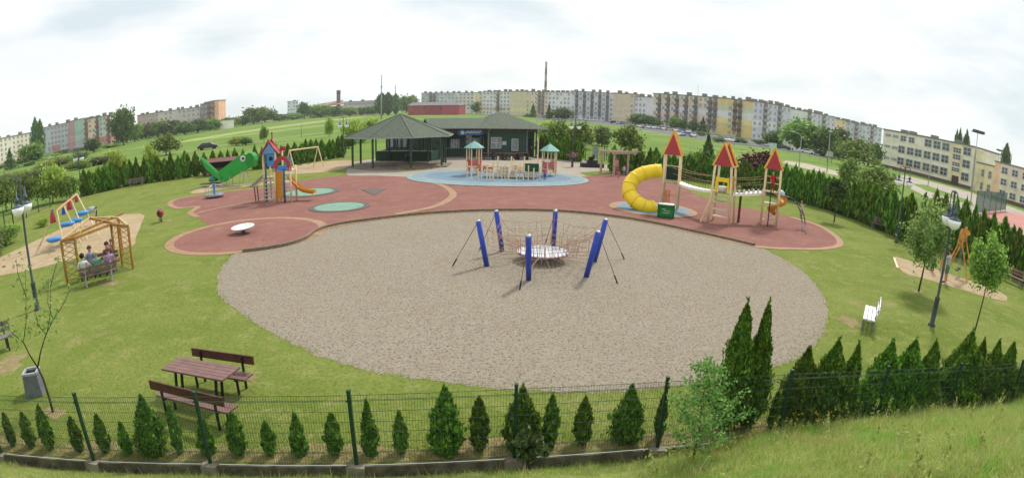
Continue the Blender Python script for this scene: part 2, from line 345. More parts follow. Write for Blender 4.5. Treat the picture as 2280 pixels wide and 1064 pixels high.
sheet('parking_ground', [g(*q) for q in ((1190, 268), (1200, 259), (1300, 264), (1450, 278), (1540, 294), (1660, 310), (1780, 326), (1830, 338), (1826, 346), (1760, 337), (1640, 322), (1500, 303), (1400, 284), (1300, 273))], .012, asph_m)
ribbon('parking_kerb', [g(*q) for q in ((1380, 283), (1500, 303.5), (1640, 322.5), (1760, 338), (1826, 347))], .8, .016, .016, mat('pale kerb', (205, 200, 190), k=.6))
ribbon('field_path', [g(*q) for q in ((330, 352), (470, 334), (560, 321), (620, 314), (760, 300))], 1.4, .012, .012, mat('worn path', (170, 168, 112), k=.66))
for i, q in enumerate([((300, 330), (560, 300), (800, 272)), ((250, 372), (420, 335), (600, 312), (790, 288)), ((400, 318), (600, 286), (800, 262))]):
    ribbon('mown_field', [g(*p) for p in q], 14 if i != 1 else 5, .006 + .002 * i, .006 + .002 * i, mat('mown strip %d' % i, ((128, 150, 62), (120, 142, 56), (156, 168, 84))[i], vs=.2, var=.14, k=.78))
# the bank the photographer stands on
bank_m = grassmat('bank grass', ((150, 164, 88), (126, 146, 66), (170, 174, 110), (150, 132, 92)), ((.8, .4, .62), (3.0, .45, .65), (2.0, .6, .75)), bump=.8, bs=25, k=.75)
def bank_z(x, y):
    s = fence_y(max(-60, min(60, x))) - y
    z0 = -0.24 + 0.42 * min(1, max(0, (x - 2.2) / 5.0))
    return z0 + 0.46 * min(s, 10.5) + 0.05 * math.sin(x * 1.7 + y * .9) * min(1, s) + .04 * math.sin(x * 3.1 - y * 2.3) * min(1, s)
mb = MB(); xs = np.linspace(-45, 45, 121); ss = np.concatenate([[0.1, .3, .6], np.linspace(1, 14, 27), [20, 40]])
mb.add([(x, fence_y(x) - s, bank_z(x, fence_y(x) - s)) for s in ss for x in xs],
       [(j * 121 + i, j * 121 + i + 1, (j + 1) * 121 + i + 1, (j + 1) * 121 + i) for j in range(len(ss) - 1) for i in range(120)])
me = mb.mesh('bank_terrain', bank_m, True)
if me.polygons[0].normal.z < 0: me.flip_normals()
setting(put('bank_terrain', me))
def blades(name, pts, hmin, hmax, w, m, lean=.35):
    pts = np.asarray(pts); n = len(pts); h = RNG.uniform(hmin, hmax, n)[:, None] if np.isscalar(hmax) else (hmin + (hmax - hmin) * RNG.uniform(.4, 1, n))[:, None]
    a = RNG.uniform(0, 2 * np.pi, n); side = np.stack([np.cos(a), np.sin(a), 0 * a], 1) * (w * RNG.uniform(.6, 1.4, n))[:, None]
    ln = RNG.normal(size=(n, 3)) * lean; ln[:, 2] = 0; up = np.array([0, 0, 1.0])
    mid = pts + (up * .55 + ln * .25) * h; tip = pts + (up + ln) * h
    V = np.stack([pts - side, pts + side, mid + side * .8, tip, mid - side * .8], 1).reshape(-1, 3)
    i = np.arange(n)[:, None] * 5
    F = np.concatenate([i + np.array([[0, 1, 2, 4]]), i + np.array([[4, 2, 3, 3]])], 1).reshape(-1, 4)
    F3 = np.concatenate([i + np.array([[0, 1, 2]]), i + np.array([[0, 2, 4]]), i + np.array([[4, 2, 3]])], 1).reshape(-1, 3)
    return put(name, npmesh(name, V, F3, m))
tall_m = leafmat('tall grass', (140, 166, 72), (176, 194, 104), (208, 208, 142), .55, .84)
pts = []; hs = []
rr = random.Random(21)
while len(pts) < 150000:
    az = rr.uniform(-60, 62); r = rr.uniform(4.5, 19); x, y = r * math.sin(R(az)), r * math.cos(R(az))
    s = fence_y(x) - y
    if s < .12: continue
    right = min(1, max(0, (x - 1.2) / 3.2))
    clump = .5 + .5 * math.sin(x * 1.9 + 1.3 * math.sin(y * 1.3)) * math.sin(y * 2.1 + x * .4)
    if rr.random() > .34 + .4 * right + .3 * clump: continue
    if s > 5.5 and x < 3: continue
    pts.append((x, y, bank_z(x, y) - .02)); hs.append((1.0 + .9 * max(0, 1 - s / 1.3) * right * rr.random()) * ((.07 + .08 * clump) * (1 - right) + right * (.1 + .22 * clump * rr.uniform(.5, 1.2))))
stuff(tag(blades('tall_grass', pts, .03, np.array(hs), .0045, tall_m, .5), 'tall wild grass growing over the bank below the fence', 'grass'))
def patchy(m, c2, sc, lo, hi):
    t = m.node_tree; hs_ = next(n for n in t.nodes if n.bl_idname == 'ShaderNodeHueSaturation'); src = hs_.inputs['Color'].links[0].from_socket
    tcn = t.nodes.new('ShaderNodeTexCoord'); no = t.nodes.new('ShaderNodeTexNoise'); no.inputs['Scale'].default_value = sc; no.inputs['Detail'].default_value = 4
    cr = t.nodes.new('ShaderNodeValToRGB'); cr.color_ramp.elements[0].position = lo; cr.color_ramp.elements[1].position = hi
    mi = t.nodes.new('ShaderNodeMix'); mi.data_type = 'RGBA'; mi.inputs[7].default_value = (*lin(c2), 1)
    t.links.new(tcn.outputs['Object'], no.inputs[0]); t.links.new(no.outputs['Fac'], cr.inputs[0]); t.links.new(cr.outputs[0], mi.inputs[0]); t.links.new(src, mi.inputs[6]); t.links.new(mi.outputs[2], hs_.inputs['Color'])
patchy(tall_m, (182, 160, 110), .9, .58, .76); patchy(tall_m, (128, 176, 66), 1.3, .55, .72)
seed_m = leafmat('seed heads', (170, 160, 104), (194, 184, 134), (212, 204, 164), .25, .85)
idx = [i for i in range(0, len(pts), 90)]
stuff(tag(blades('seed_grass', [pts[i] for i in idx], .15, np.array([hs[i] * 1.5 + .12 for i in idx]), .0045, seed_m, .28), 'pale dry seed stalks standing among the tall bank grass', 'grass'))
P_ = []
for _ in range(170):
    az = rr.uniform(14, 60); r = rr.uniform(6.5, 15); x, y = r * math.sin(R(az)), r * math.cos(R(az)); s = fence_y(x) - y
    if s < .15 or (s > 1.6 and rr.random() < .6): continue
    hh = rr.uniform(.22, .6); z = bank_z(x, y); lx, ly = rr.gauss(0, .1), rr.gauss(0, .1)
    for k in range(46): t_ = rr.random(); P_.append((x + lx * t_ + rr.gauss(0, .07 * (1.1 - t_)), y + ly * t_ + rr.gauss(0, .07 * (1.1 - t_)), z + hh * t_))
V, F = leaves(P_, .03, None, 2.4, .5)
stuff(tag(put('bank_weeds', npmesh('bank_weeds', V, F, leafmat('weed leaves', (138, 172, 78), (172, 196, 108), (204, 214, 146), .6, 1.0))), 'leafy upright weeds standing above the tall bank grass', 'weeds'))
P_ = []
for _ in range(240):
    c = rr.choice(((4.9, 9.3), (5.6, 9.4), (6.3, 9.5), (4.0, 9.0), (8.5, 8.4), (3.2, 8.0))); x, y = c[0] + rr.gauss(0, .4), c[1] + rr.gauss(0, .22)
    if fence_y(x) - y > .1: P_.append((x, y, bank_z(x, y) + rr.uniform(.15, .55)))
V, F = leaves(P_, .035, asp=1.1)
stuff(tag(put('flowering_weeds', npmesh('flowering_weeds', V, F, leafmat('yellow petals', (206, 190, 40), (224, 208, 60), (232, 216, 90), .2, .8))), 'small yellow wildflowers in the tall grass by the fence', 'flowers'))
# rough grass tufts on the lawn near the fence
pts = []; hs = []
for _ in range(30000):
    x = rr.uniform(-15, 9); d = rr.expovariate(1 / .9)
    if d > 3.5: continue
    y = fence_y(x) + .1 + d; pts.append((x, y, 0)); hs.append(.035 + .07 * rr.random() * max(.25, 1 - d / 1.2))
for _ in range(52000):
    x, y = rr.uniform(-13, 15), rr.uniform(8, 17.5)
    if y < fence_y(x) + .3 or math.hypot(x - .2, (y - 23) * 1.0) < 11.4: continue
    if abs(x) > y * 1.35: continue
    pts.append((x, y, 0)); hs.append(.02 + .035 * rr.random() * (.5 + .5 * math.sin(x * 2.1 + math.sin(y * 3)) ** 2))
for _ in range(2600):
    i = rr.randrange(len(pit)); q = pit[i]; pts.append((q.x + rr.gauss(0, .12), q.y + rr.gauss(0, .1), 0)); hs.append(.05 + .05 * rr.random())
pts = [(p, h) for p, h in zip(pts, hs) if not (p[1] > 27)]
stuff(tag(blades('tuft_grass', [p for p, h in pts], .02, np.array([h for p, h in pts]), .006, leafmat('lawn blades', (112, 138, 56), (148, 164, 80), (178, 178, 108), .35, .85)), 'rough tufts of uncut grass along the fence and pit edge', 'grass'))

# ------------------------------------------------------------------ vegetation
thuja_m = leafmat('thuja foliage', (48, 86, 24), (80, 126, 36), (136, 170, 60), .32, .98)
thujaL_m = leafmat('light thuja foliage', (70, 108, 36), (98, 136, 52), (138, 166, 74), .28, .85)
bark_m = mat('bark', (92, 78, 62), vs=14, var=.3, k=.6, bump=.4)
def cone_pts(n, rfun, lo=.55):
    z = RNG.uniform(0.02, 1, n) ** .9; a = RNG.uniform(0, 2 * np.pi, n); k = RNG.uniform(lo, 1.0, n)
    lump = 1 + .15 * np.sin(a * 3 + z * 9 + RNG.uniform(0, 6)) + .12 * np.sin(a * 5 - z * 17 + RNG.uniform(0, 6)) + .12 * np.sin(z * 25 + a * 2)
    k = np.where(RNG.uniform(0, 1, n) < .14, RNG.uniform(1.0, 1.22, n), k)
    r = rfun(z) * k * lump
    return np.stack([r * np.cos(a), r * np.sin(a), z], 1), np.stack([np.cos(a), np.sin(a), .35 + 0 * a], 1)
def thuja_prof(kind):
    if kind == 0: return lambda z: np.minimum(1, .55 + z * 1.6) * np.clip(1.0 - z ** 2.0, 0.03, 1) * 1.05 + .02
    if kind == 1: return lambda z: np.minimum(1, (z + .05) * 4) * np.clip((1 - z) ** .75 * 1.15, .03, 1)
    return lambda z: np.minimum(1, (z + .08) * 3.2) * np.clip(1 - z ** 5, .16, 1) * .95
def thuja_mesh(h, w, n, size, kind=0, m=None):
    P_, N_ = cone_pts(n, thuja_prof(kind)); P_ = P_ * np.array([w / 2, w / 2, h])
    P_ = np.concatenate([P_, np.stack([RNG.normal(0, w * .018, 24), RNG.normal(0, w * .018, 24), h * RNG.uniform(.93, 1.07, 24)], 1)]); N_ = np.concatenate([N_, np.tile([[0., -1, .3]], (24, 1))])
    V, F = leaves(P_, size, N_, asp=2.5, up=1.0)
    return npmesh('thuja_foliage', V, F, m or thuja_m)
def trunk_mesh(h, r0, r1, bend=0.0, limbs=(), n=7):
    mb = MB(); pts = [(bend * math.sin(t * 2.2) * h * .1, bend * math.cos(t * 1.7) * h * .05 - bend * h * .05, h * t) for t in (0, .25, .5, .75, 1)]
    mb.tube(pts, [r0 + (r1 - r0) * t for t in (0, .25, .5, .75, 1)], n)
    for a, z, L, up in limbs:
        mb.tube([(0, 0, z), (math.cos(a) * L * .5, math.sin(a) * L * .5, z + L * up * .6), (math.cos(a) * L, math.sin(a) * L, z + L * up)], [r1 * .9, r1 * .6, r1 * .25], 5)
    return mb.mesh('trunk', bark_m, True)
def on_line(x, y, off=.35):
    """where the compass bearing of pixel (x, y) crosses a line set back from the fence"""
    d = ray(x, y); t = 5.0
    for _ in range(400):
        if d.y * t > fence_y(d.x * t) + off: break
        t += .05
    return Vector((d.x * t, d.y * t, 0))
ROW = [(8, 924, 24, 'yellowish'), (48, 922, 30, 'yellowish'), (85, 908, 36, 'green'), (156, 932, 32, 'green'), (214, 928, 34, 'green'), (267, 944, 32, 'green'), (313, 886, 72, 'dark'), (376, 905, 28, 'yellowish'), (446, 928, 44, 'green'),
       (515, 924, 46, 'green'), (590, 943, 36, 'green'), (655, 925, 44, 'green'), (736, 925, 42, 'green'), (815, 898, 44, 'green'), (888, 922, 36, 'green'), (990, 865, 80, 'dark'), (1067, 890, 48, 'green'), (1165, 866, 84, 'dark'), (1231, 884, 38, 'green'), (1304, 890, 46, 'green'), (1408, 862, 76, 'dark'), (1480, 880, 26, 'green'),
       (1664, 682, 86, 'tall'), (1712, 682, 66, 'tall'), (1733, 876, 22, 'green'), (1802, 779, 76, 'big'), (1868, 763, 78, 'big'), (1912, 770, 50, 'big'), (1988, 764, 80, 'big'), (2040, 760, 76, 'big'), (2085, 764, 62, 'big'), (2166, 742, 84, 'big'), (2192, 760, 42, 'big'), (2226, 762, 48, 'big'), (2258, 765, 48, 'big'), (2292, 806, 50, 'big')]
ORD = 'first second third fourth fifth sixth seventh eighth ninth tenth eleventh twelfth thirteenth fourteenth fifteenth sixteenth seventeenth eighteenth nineteenth twentieth'.split()
DESC = {'yellowish': 'thin yellowish young thuja', 'green': 'small green columnar thuja', 'dark': 'broad dark green thuja', 'tall': 'tall pointed dark thuja', 'big': 'big bushy dark thuja'}
cnt = {}; tot = {k: sum(1 for r in ROW if r[3] == k) for k in DESC}
for (x, y, w, kind) in ROW:
    p = on_line(x, y, .45 if kind in ('tall', 'big') else .32); h = max(.5, zat(p, x, y)); wd = w * hor(p) / FPX * {'big': 1.3, 'tall': 1.2, 'dark': 1.05}.get(kind, .9)
    cnt[kind] = cnt.get(kind, 0) + 1
    lab = '%s behind the front mesh fence, %s of its kind from the left' % (DESC[kind], ORD[cnt[kind] - 1])
    t = thing('thuja', lab, 'shrub', p, rr.uniform(0, 6), 'thujas planted along the front fence')
    n = int(1500 + 6500 * h * wd); kd = {'tall': 1, 'dark': 0, 'big': 0 if rr.random() < .7 else 1, 'green': 2 if rr.random() < .8 else 0, 'yellowish': 2}[kind]
    put('foliage', thuja_mesh(h, wd, n, .044, kd, thujaL_m if kind == 'yellowish' or (kind == 'green' and rr.random() < .25) else thuja_m), t)
    put('trunk', trunk_mesh(h * .8, .03, .012), t)
# hedge columns, copied from a few kinds
protos = []
for k in range(4):
    t = thing('hedge_thuja', 'x', 'shrub', (0, 0, 0)); put('foliage', thuja_mesh(1.0, 1.0, 1300, .095, (2, 2, 2, 0)[k]), t); put('trunk', trunk_mesh(.7, .05, .02), t); protos.append(t)
used = [False] * 4
def hedge(pts, step, h, w, label, group, jit=.12, hj=.1):
    pts = [Vector(q) for q in pts]; L = 0.0
    for a, b in zip(pts, pts[1:]):
        d = (b - a).length
        while L < d:
            q = a + (b - a) * (L / d); k = rr.randrange(4); hh = h * rr.uniform(1 - hj, 1 + hj); ww = w * rr.uniform(.9, 1.12)
            q = Vector((q.x + rr.gauss(0, jit), q.y + rr.gauss(0, jit), 0))
            if not used[k]:
                used[k] = True; o = protos[k]; o.location = q; o.rotation_euler = (0, 0, rr.uniform(0, 6)); o.scale = (ww, ww, hh); o['label'] = label; o['group'] = group
            else: dup(protos[k], q, rr.uniform(0, 6), (ww, ww, hh), label, group)
            L += step * rr.uniform(.92, 1.08)
        L -= d
hedge([g(190, 436), g(300, 412), g(415, 396)], 0.8, 2.45, 1.15, 'dark green thuja column in the densest stretch of the long hedge before the meadow', 'thujas in the dense meadow hedge')
hedge([g(420, 395), g(500, 385), g(600, 375), g(680, 363), g(765, 350)], 0.92, 2.3, .92, 'dark green thuja column with gaps beside it, behind the climbing towers', 'spaced thujas in the hedge behind the grasshopper')
hedge([g(1203, 350), g(1250, 356), g(1300, 362)], .75, 2.5, 1.1, 'dense thuja in the hedge between the green pavilion and the wire gate', 'thujas beside the pavilion')
hedge([g(1368, 386), g(1470, 392), g(1560, 404), g(1660, 421), g(1740, 438)], .8, 2.3, 1.1, 'dense thuja in the hedge behind the red roofed towers', 'thujas behind the towers')
hedge([g(1745, 441), g(1860, 472), g(1950, 506), g(2018, 536)], .62, 2.6, 1.2, 'dense dark thuja in the tall hedge between the spiral slide tower and the bench', 'thujas in the tall hedge', .1, .07)
hedge([g(2022, 540), (30.2, 28, 0), (30.8, 22, 0), (30.8, 15, 0)], .75, 3.1, 1.3, 'pointed thuja in the looser hedge beside the sports court', 'thujas beside the court', .1, .16)

# trees: crowns are leaf clusters on limbs
green_m = leafmat('tree leaves', (74, 106, 44), (112, 144, 62), (156, 176, 92), .4, .95)
fresh_m = leafmat('fresh leaves', (116, 150, 56), (154, 184, 78), (196, 212, 120), .5, .98)
dark_m = leafmat('dark tree leaves', (60, 88, 46), (88, 118, 58), (122, 148, 80), .32, .95)
plum_m = leafmat('dark red leaves', (62, 32, 36), (92, 48, 50), (120, 72, 66), .25, .75)
olive_m = leafmat('olive leaves', (86, 100, 56), (112, 126, 74), (146, 156, 104), .3, .75)
def crown_pts(n, rad, nc=40, spread=.26, hollow=.45, bottom=-.8):
    u = RNG.normal(size=(nc, 3)); u /= np.linalg.norm(u, axis=1, keepdims=True); u[:, 2] = np.maximum(u[:, 2], bottom)
    cc = u * RNG.uniform(hollow, .92, nc)[:, None]; wt = RNG.uniform(.4, 1.4, nc); idx = RNG.choice(nc, n, p=wt / wt.sum())
    P_ = cc[idx] + RNG.normal(size=(n, 3)) * spread * RNG.uniform(.5, 1, n)[:, None]
    return P_ * np.array(rad)
def crown_mesh(n, rad, size, m, nc=40, spread=.24, hollow=.4, z0=0.0, asp=1.5):
    P_ = crown_pts(n, rad, nc, spread, hollow); P_[:, 2] += z0
    V, F = leaves(P_, size, asp=asp, up=.3); return npmesh('crown', V, F, m)
def poplar_mesh(n, w, h, size, m):
    P_, N_ = cone_pts(n, lambda z: np.minimum(1, (z + .05) * 3) * np.clip(1 - z ** 6, .15, 1), .2); P_ *= np.array([w / 2, w / 2, h])
    V, F = leaves(P_, size, N_, 1.5, .6); return npmesh('crown', V, F, m)
LIMBS = [(a * 2.4, .38 + .05 * a, .26, .9) for a in range(6)]
PT = {}
def proto_tree(kind):
    """unit trees (about 1 m wide, 1 m high), one per kind and variant"""
    if kind in PT: return PT[kind]
    kd, v = kind; t = thing(kd + '_tree' if kd not in ('bush',) else 'bush', 'x', 'tree' if kd != 'bush' else 'bush')
    if kd == 'broadleaf': put('crown', crown_mesh(2600, (.5, .5, .46), .075, (green_m, dark_m, olive_m)[v % 3], 70, .24, .2, .54), t); put('trunk', trunk_mesh(.55, .03, .02, limbs=LIMBS), t)
    elif kd == 'leafy': put('crown', crown_mesh(2200, (.5, .5, .46), .062, fresh_m if v % 2 else green_m, 52, .24, .2, .54), t); put('trunk', trunk_mesh(.55, .022, .014, limbs=LIMBS), t)
    elif kd == 'bigleaf': put('crown', crown_mesh(5200, (.5, .5, .5), .06, dark_m, 110, .2, .15, .52), t); put('trunk', trunk_mesh(.4, .04, .03), t)
    elif kd == 'plum': put('crown', crown_mesh(2200, (.5, .5, .46), .065, plum_m, 52, .24, .2, .54), t); put('trunk', trunk_mesh(.5, .03, .02, limbs=LIMBS), t)
    elif kd == 'poplar': put('crown', poplar_mesh(2200, 1.35, .97, .1, dark_m), t); t.children[0].location.z = .04; put('trunk', trunk_mesh(.5, .06, .03), t)
    elif kd == 'conifer': put('crown', npmesh('crown', *leaves(cone_pts(900, lambda z: np.clip(1.05 * (1 - z), .02, 1), .3)[0] * np.array([.5, .5, .97]) + np.array([0, 0, .03]), .09, None, 1.6), dark_m), t); put('trunk', trunk_mesh(.7, .03, .01), t)
    elif kd == 'bush': put('foliage', crown_mesh(2800, (.5, .5, .5), .05, (green_m, fresh_m, dark_m, olive_m)[v % 4], 34, .26, .2, .46), t); put('stem', trunk_mesh(.5, .03, .015), t)
    PT[kind] = t; t['fresh'] = 1; return t
def plant(kind, p, w, h, label, cat='tree', group=None):
    t = proto_tree(kind)
    if 'fresh' in t:
        del t['fresh']; o = t; o.location = p; o.rotation_euler = (0, 0, rr.uniform(0, 6)); o.scale = (w, w, h); o['label'] = label
        if group: o['group'] = group
    else:
        o = dup(t, p, rr.uniform(0, 6), (w, w, h), label)
        if group: o['group'] = group
        elif 'group' in o: del o['group']
    o['category'] = cat; return o
def tree_px(kind, x, yb, yt, wpx, label, d=None, cat='tree', group=None):
    p = g(x, yb) if d is None else Vector((pd(x, yb, d).x, pd(x, yb, d).y, 0))
    h = max(1.0, zat(p, x, yt)); w = wpx * hor(p) / FPX * 1.12
    return plant(kind, p, w, h, label, cat, group)
B = 'broadleaf'
FAR = 'trees far behind the meadow'
for i, (x, yb, yt, w, kd, d) in enumerate([(300, 318, 276, 34, (B, 0), 300), (325, 308, 274, 44, (B, 2), 330), (352, 306, 271, 48, (B, 0), 330), (385, 300, 266, 54, (B, 2), 330), (412, 298, 272, 40, (B, 1), 300), (440, 296, 266, 44, (B, 1), 310), (468, 293, 266, 46, (B, 0), 330), (498, 292, 265, 42, (B, 1), 340),
    (512, 288, 262, 40, (B, 0), 360), (540, 286, 258, 40, (B, 1), 380), (565, 284, 241, 52, (B, 0), 400), (590, 282, 239, 42, (B, 1), 430), (622, 276, 254, 40, (B, 1), 430), (652, 272, 254, 42, (B, 0), 450), (678, 266, 228, 32, (B, 1), 460), (714, 264, 234, 46, (B, 0), 470), (745, 263, 238, 36, (B, 1), 470),
    (778, 260, 240, 34, (B, 0), 470), (804, 259, 240, 40, (B, 1), 480), (830, 257, 236, 36, (B, 0), 480), (905, 252, 215, 36, (B, 0), 520), (920, 250, 213, 26, (B, 1), 540), (1068, 250, 226, 32, (B, 0), 430), (1098, 250, 228, 36, (B, 1), 430), (1122, 252, 230, 36, (B, 0), 410), (1150, 253, 238, 24, (B, 1), 400)]):
    tree_px(kd, x, yb, yt, w, 'distant green tree in the belt between the meadow and the flats', d, 'tree', FAR)
for x, yb, yt, w, d, lab in [(80, 326, 267, 14, 300, 'tall dark poplar left of the pink and mint flats'), (91, 326, 270, 12, 300, 'slightly shorter dark poplar close beside the tall one at far left'), (850, 256, 210, 18, 420, 'dark poplar behind the tall floodlight mast'), (864, 256, 209, 17, 420, 'dark poplar just right of the floodlight mast'),
    (881, 255, 211, 12, 440, 'slim lone poplar left of the red hall'), (2127, 350, 294, 9, 210, 'leftmost poplar behind the school roof'), (2134, 350, 292, 9, 212, 'middle poplar behind the school roof'), (2149, 352, 295, 12, 214, 'right poplar of the group behind the school roof'), (2238, 376, 325, 18, 200, 'lone poplar behind the right school wing')]:
    tree_px(('poplar', 0), x, yb, yt, w, lab, d)
for x, yb, yt, w, kd, d, lab in [(275, 326, 242, 56, ('bigleaf', 0), 270, 'huge round dark tree standing alone beside the pink flats'), (24, 385, 332, 30, ('conifer', 0), 230, 'dark spruce in front of the cream flats at far left'), (72, 372, 320, 58, (B, 0), 240, 'wide green tree below the poplars at far left'), (206, 345, 308, 34, (B, 1), 230, 'dark rounded tree in front of the cream and red flats'),
    (370, 346, 299, 60, ('leafy', 0), None, 'low spreading tree alone on the meadow'), (1250, 268, 240, 50, (B, 1), 300, 'round dark tree before the pale flats right of the chimney'), (1222, 264, 232, 16, ('conifer', 0), 300, 'narrow dark conifer left of the round tree before the pale flats'), (1187, 258, 232, 16, ('conifer', 0), 330, 'small dark conifer below the chimney flats'),
    (1428, 284, 254, 50, (B, 1), 262, 'dark round tree between the two big blocks of flats'), (1456, 288, 260, 32, (B, 1), 260, 'smaller dark tree left of the balcony block'), (1502, 290, 262, 30, (B, 0), 256, 'green tree in front of the balcony block'), (1520, 292, 266, 18, (B, 1), 255, 'narrow dark tree in front of the balcony block'),
    (1542, 294, 268, 24, (B, 1), 250, 'dark tree near the car park before the balcony block'), (1564, 300, 262, 22, ('conifer', 0), 247, 'pointed dark tree beside the ochre gable'), (1722, 332, 290, 46, (B, 1), 190, 'dark tree at the left end of the clump before the long flats'), (1785, 336, 268, 88, (B, 0), 180, 'biggest rounded green tree before the long flats'),
    (1835, 340, 284, 60, (B, 1), 178, 'dark tree right of the biggest rounded tree'), (1872, 340, 284, 46, (B, 2), 190, 'olive tree before the tan section of the long flats'), (1868, 352, 318, 36, (B, 1), 170, 'low dark tree behind the white billboard'), (1906, 364, 308, 84, ('leafy', 0), 140, 'light green spreading tree left of the school'), (1944, 366, 318, 40, (B, 1), 160, 'dark tree touching the left end of the school')]:
    tree_px(kd, x, yb, yt, w, lab, d)
for x, yb, yt, w, kd, lab in [(588, 318, 280, 18, ('leafy', 0), 'small slim tree on the meadow left of the castle spire'), (733, 306, 260, 20, ('leafy', 1), 'slim light green young tree on the meadow before the church'), (526, 325, 301, 34, ('bush', 1), 'pale green bush on the meadow behind the grasshopper'), (547, 324, 306, 30, ('bush', 2), 'dark bush beside the pale bush on the meadow'),
    (785, 320, 264, 44, ('leafy', 1), 'yellow green tree left of the gazebo roof'), (822, 306, 262, 44, ('leafy', 1), 'second yellow green tree behind the gazebo roof'), (808, 318, 284, 40, ('bush', 1), 'low yellow green bush behind the gazebo'), (776, 332, 300, 30, ('bush', 2), 'dark bush at the gazebo corner behind the hedge'),
    (1215, 318, 268, 50, ('leafy', 1), 'yellow green tree right of the pavilion roof'), (1243, 330, 268, 60, ('leafy', 0), 'loose green tree behind the park lamp'), (1292, 332, 272, 56, ('leafy', 0), 'loose green tree right of the park lamp'), (1340, 326, 280, 40, (B, 2), 'thin olive tree behind the wire gate'),
    (1398, 345, 278, 60, ('leafy', 0), 'green tree behind the far wooden pergola'), (1572, 392, 302, 46, ('conifer', 0), 'dark green conifer between the first two towers'), (1545, 400, 336, 60, ('leafy', 0), 'light green tree behind the rope bridge'), (1600, 392, 340, 40, ('bush', 0), 'green bush behind the middle tower'),
    (1690, 410, 342, 92, ('plum', 0), 'dark red leaved tree behind the second bridge'), (1886, 420, 352, 46, ('leafy', 0), 'green tree behind the hedge left of the school yard'), (1945, 440, 370, 90, ('leafy', 0), 'wide green tree behind the hedge below the school'),
    (262, 418, 334, 46, ('leafy', 1), 'light green young tree before the left hedge'), (338, 402, 318, 34, ('leafy', 1), 'slim light green tree standing in the left hedge'), (118, 452, 366, 70, ('leafy', 1), 'round light green tree left of the long hedge'), (156, 446, 390, 46, ('leafy', 0), 'green tree at the left end of the long hedge'),
    (60, 466, 384, 60, ('leafy', 0), 'green tree behind the left park lamp'), (14, 470, 400, 56, ('leafy', 0), 'green tree at the left edge of the picture'), (215, 425, 370, 44, ('leafy', 1), 'yellow green tree behind the small lamp'), (1862, 494, 400, 56, ('leafy', 0), 'umbrella shaped small tree on the right lawn')]:
    if x == 1862: continue
    tree_px(kd, x, yb, yt, w, lab, None, 'bush' if kd[0] == 'bush' else 'tree')
for _ in range(46):
    x = rr.uniform(-10, 250); y = rr.uniform(366, 420) - x * .2; k = rr.choice((0, 1, 1, 3, 0))
    p = g(x, y); plant(('bush', k), p, rr.uniform(2.2, 4.4) * hor(p) / 75, rr.uniform(1.3, 2.7), 'leafy green bush in the thicket below the pink and mint flats', 'bush', 'bushes in the thicket')
for x, y, h, w in ((1600, 318, 1.6, 5), (1645, 318, 1.6, 6), (1690, 322, 1.6, 5), (1560, 303, 1.5, 5), (1110, 255, 2, 8), (1180, 262, 2, 8), (1240, 262, 2, 9)):
    plant(('bush', 2), g(x, y), w, h, 'low clipped dark bush along the car park by the flats', 'bush', 'bushes along the car park')
for x, y, h, w, k in ((10, 548, 1.5, 2.6, 0), (-15, 570, 1.4, 2.4, 3), (30, 520, .9, 1.5, 1), (95, 505, .8, 1.4, 1)):
    plant(('bush', k), g(x, y), w, h, 'weedy bush on the left edge between fence and sand', 'bush', 'bushes by the left fence')

# nearer trees, each with its own crown
def near_tree(name, label, p, trunk_h, top, crown_w, r, m, n=5200, leaf=.085, lean=(0, 0), shape=1.0, nc=60):
    t = thing(name, label, 'tree', p); ch = top - trunk_h
    limbs = [(i * 2.4, trunk_h + ch * (.02 + .09 * i), crown_w * (.42 - .03 * i), .75) for i in range(8)]
    tm = trunk_mesh(top * .82, r, r * .35, .25, limbs); put('trunk', tm, t)
    c = put('crown', crown_mesh(n, (crown_w / 2, crown_w / 2, ch / 2 * 1.05), leaf, m, nc, .2, .3, trunk_h + ch * .5), t)
    return t
p = g(2045, 649); near_tree('young_tree', 'bushy round tree left of the right park lamp', p, zat(p, 2054, 588), zat(p, 2070, 448), 126 * hor(p) / FPX, .05, leafmat('round tree leaves', (92, 132, 60), (130, 168, 88), (180, 204, 136), .5, 1.0), 6500, .085)
p = on_line(2168, 742, 5.6); p = g(2166, 752); near_tree('young_tree', 'bright green maple behind the fence thujas at right', p, zat(p, 2182, 648), zat(p, 2196, 524), 90 * hor(p) / FPX, .035, leafmat('maple leaves', (92, 150, 50), (134, 186, 80), (188, 214, 130), .5, 1.0), 6200, .085)
# umbrella-shaped tree
p = g(1857, 495); t = thing('grafted_tree', 'small umbrella shaped tree with drooping crown on the right lawn', 'tree', p); h = zat(p, 1863, 398); wd = 54 * hor(p) / FPX
put('trunk', trunk_mesh(h * .9, .05, .03), t)
P_ = crown_pts(2600, (wd / 2, wd / 2, h * .2), 40, .2, .5); P_[:, 2] += h * .8 - .55 * (np.hypot(P_[:, 0], P_[:, 1]) / (wd / 2)) ** 2 * h * .22
put('crown', npmesh('crown', *leaves(P_, .13, None, 1.6), leafmat('grafted leaves', (56, 86, 40), (84, 114, 56), (120, 146, 84), .3, .75)), t)
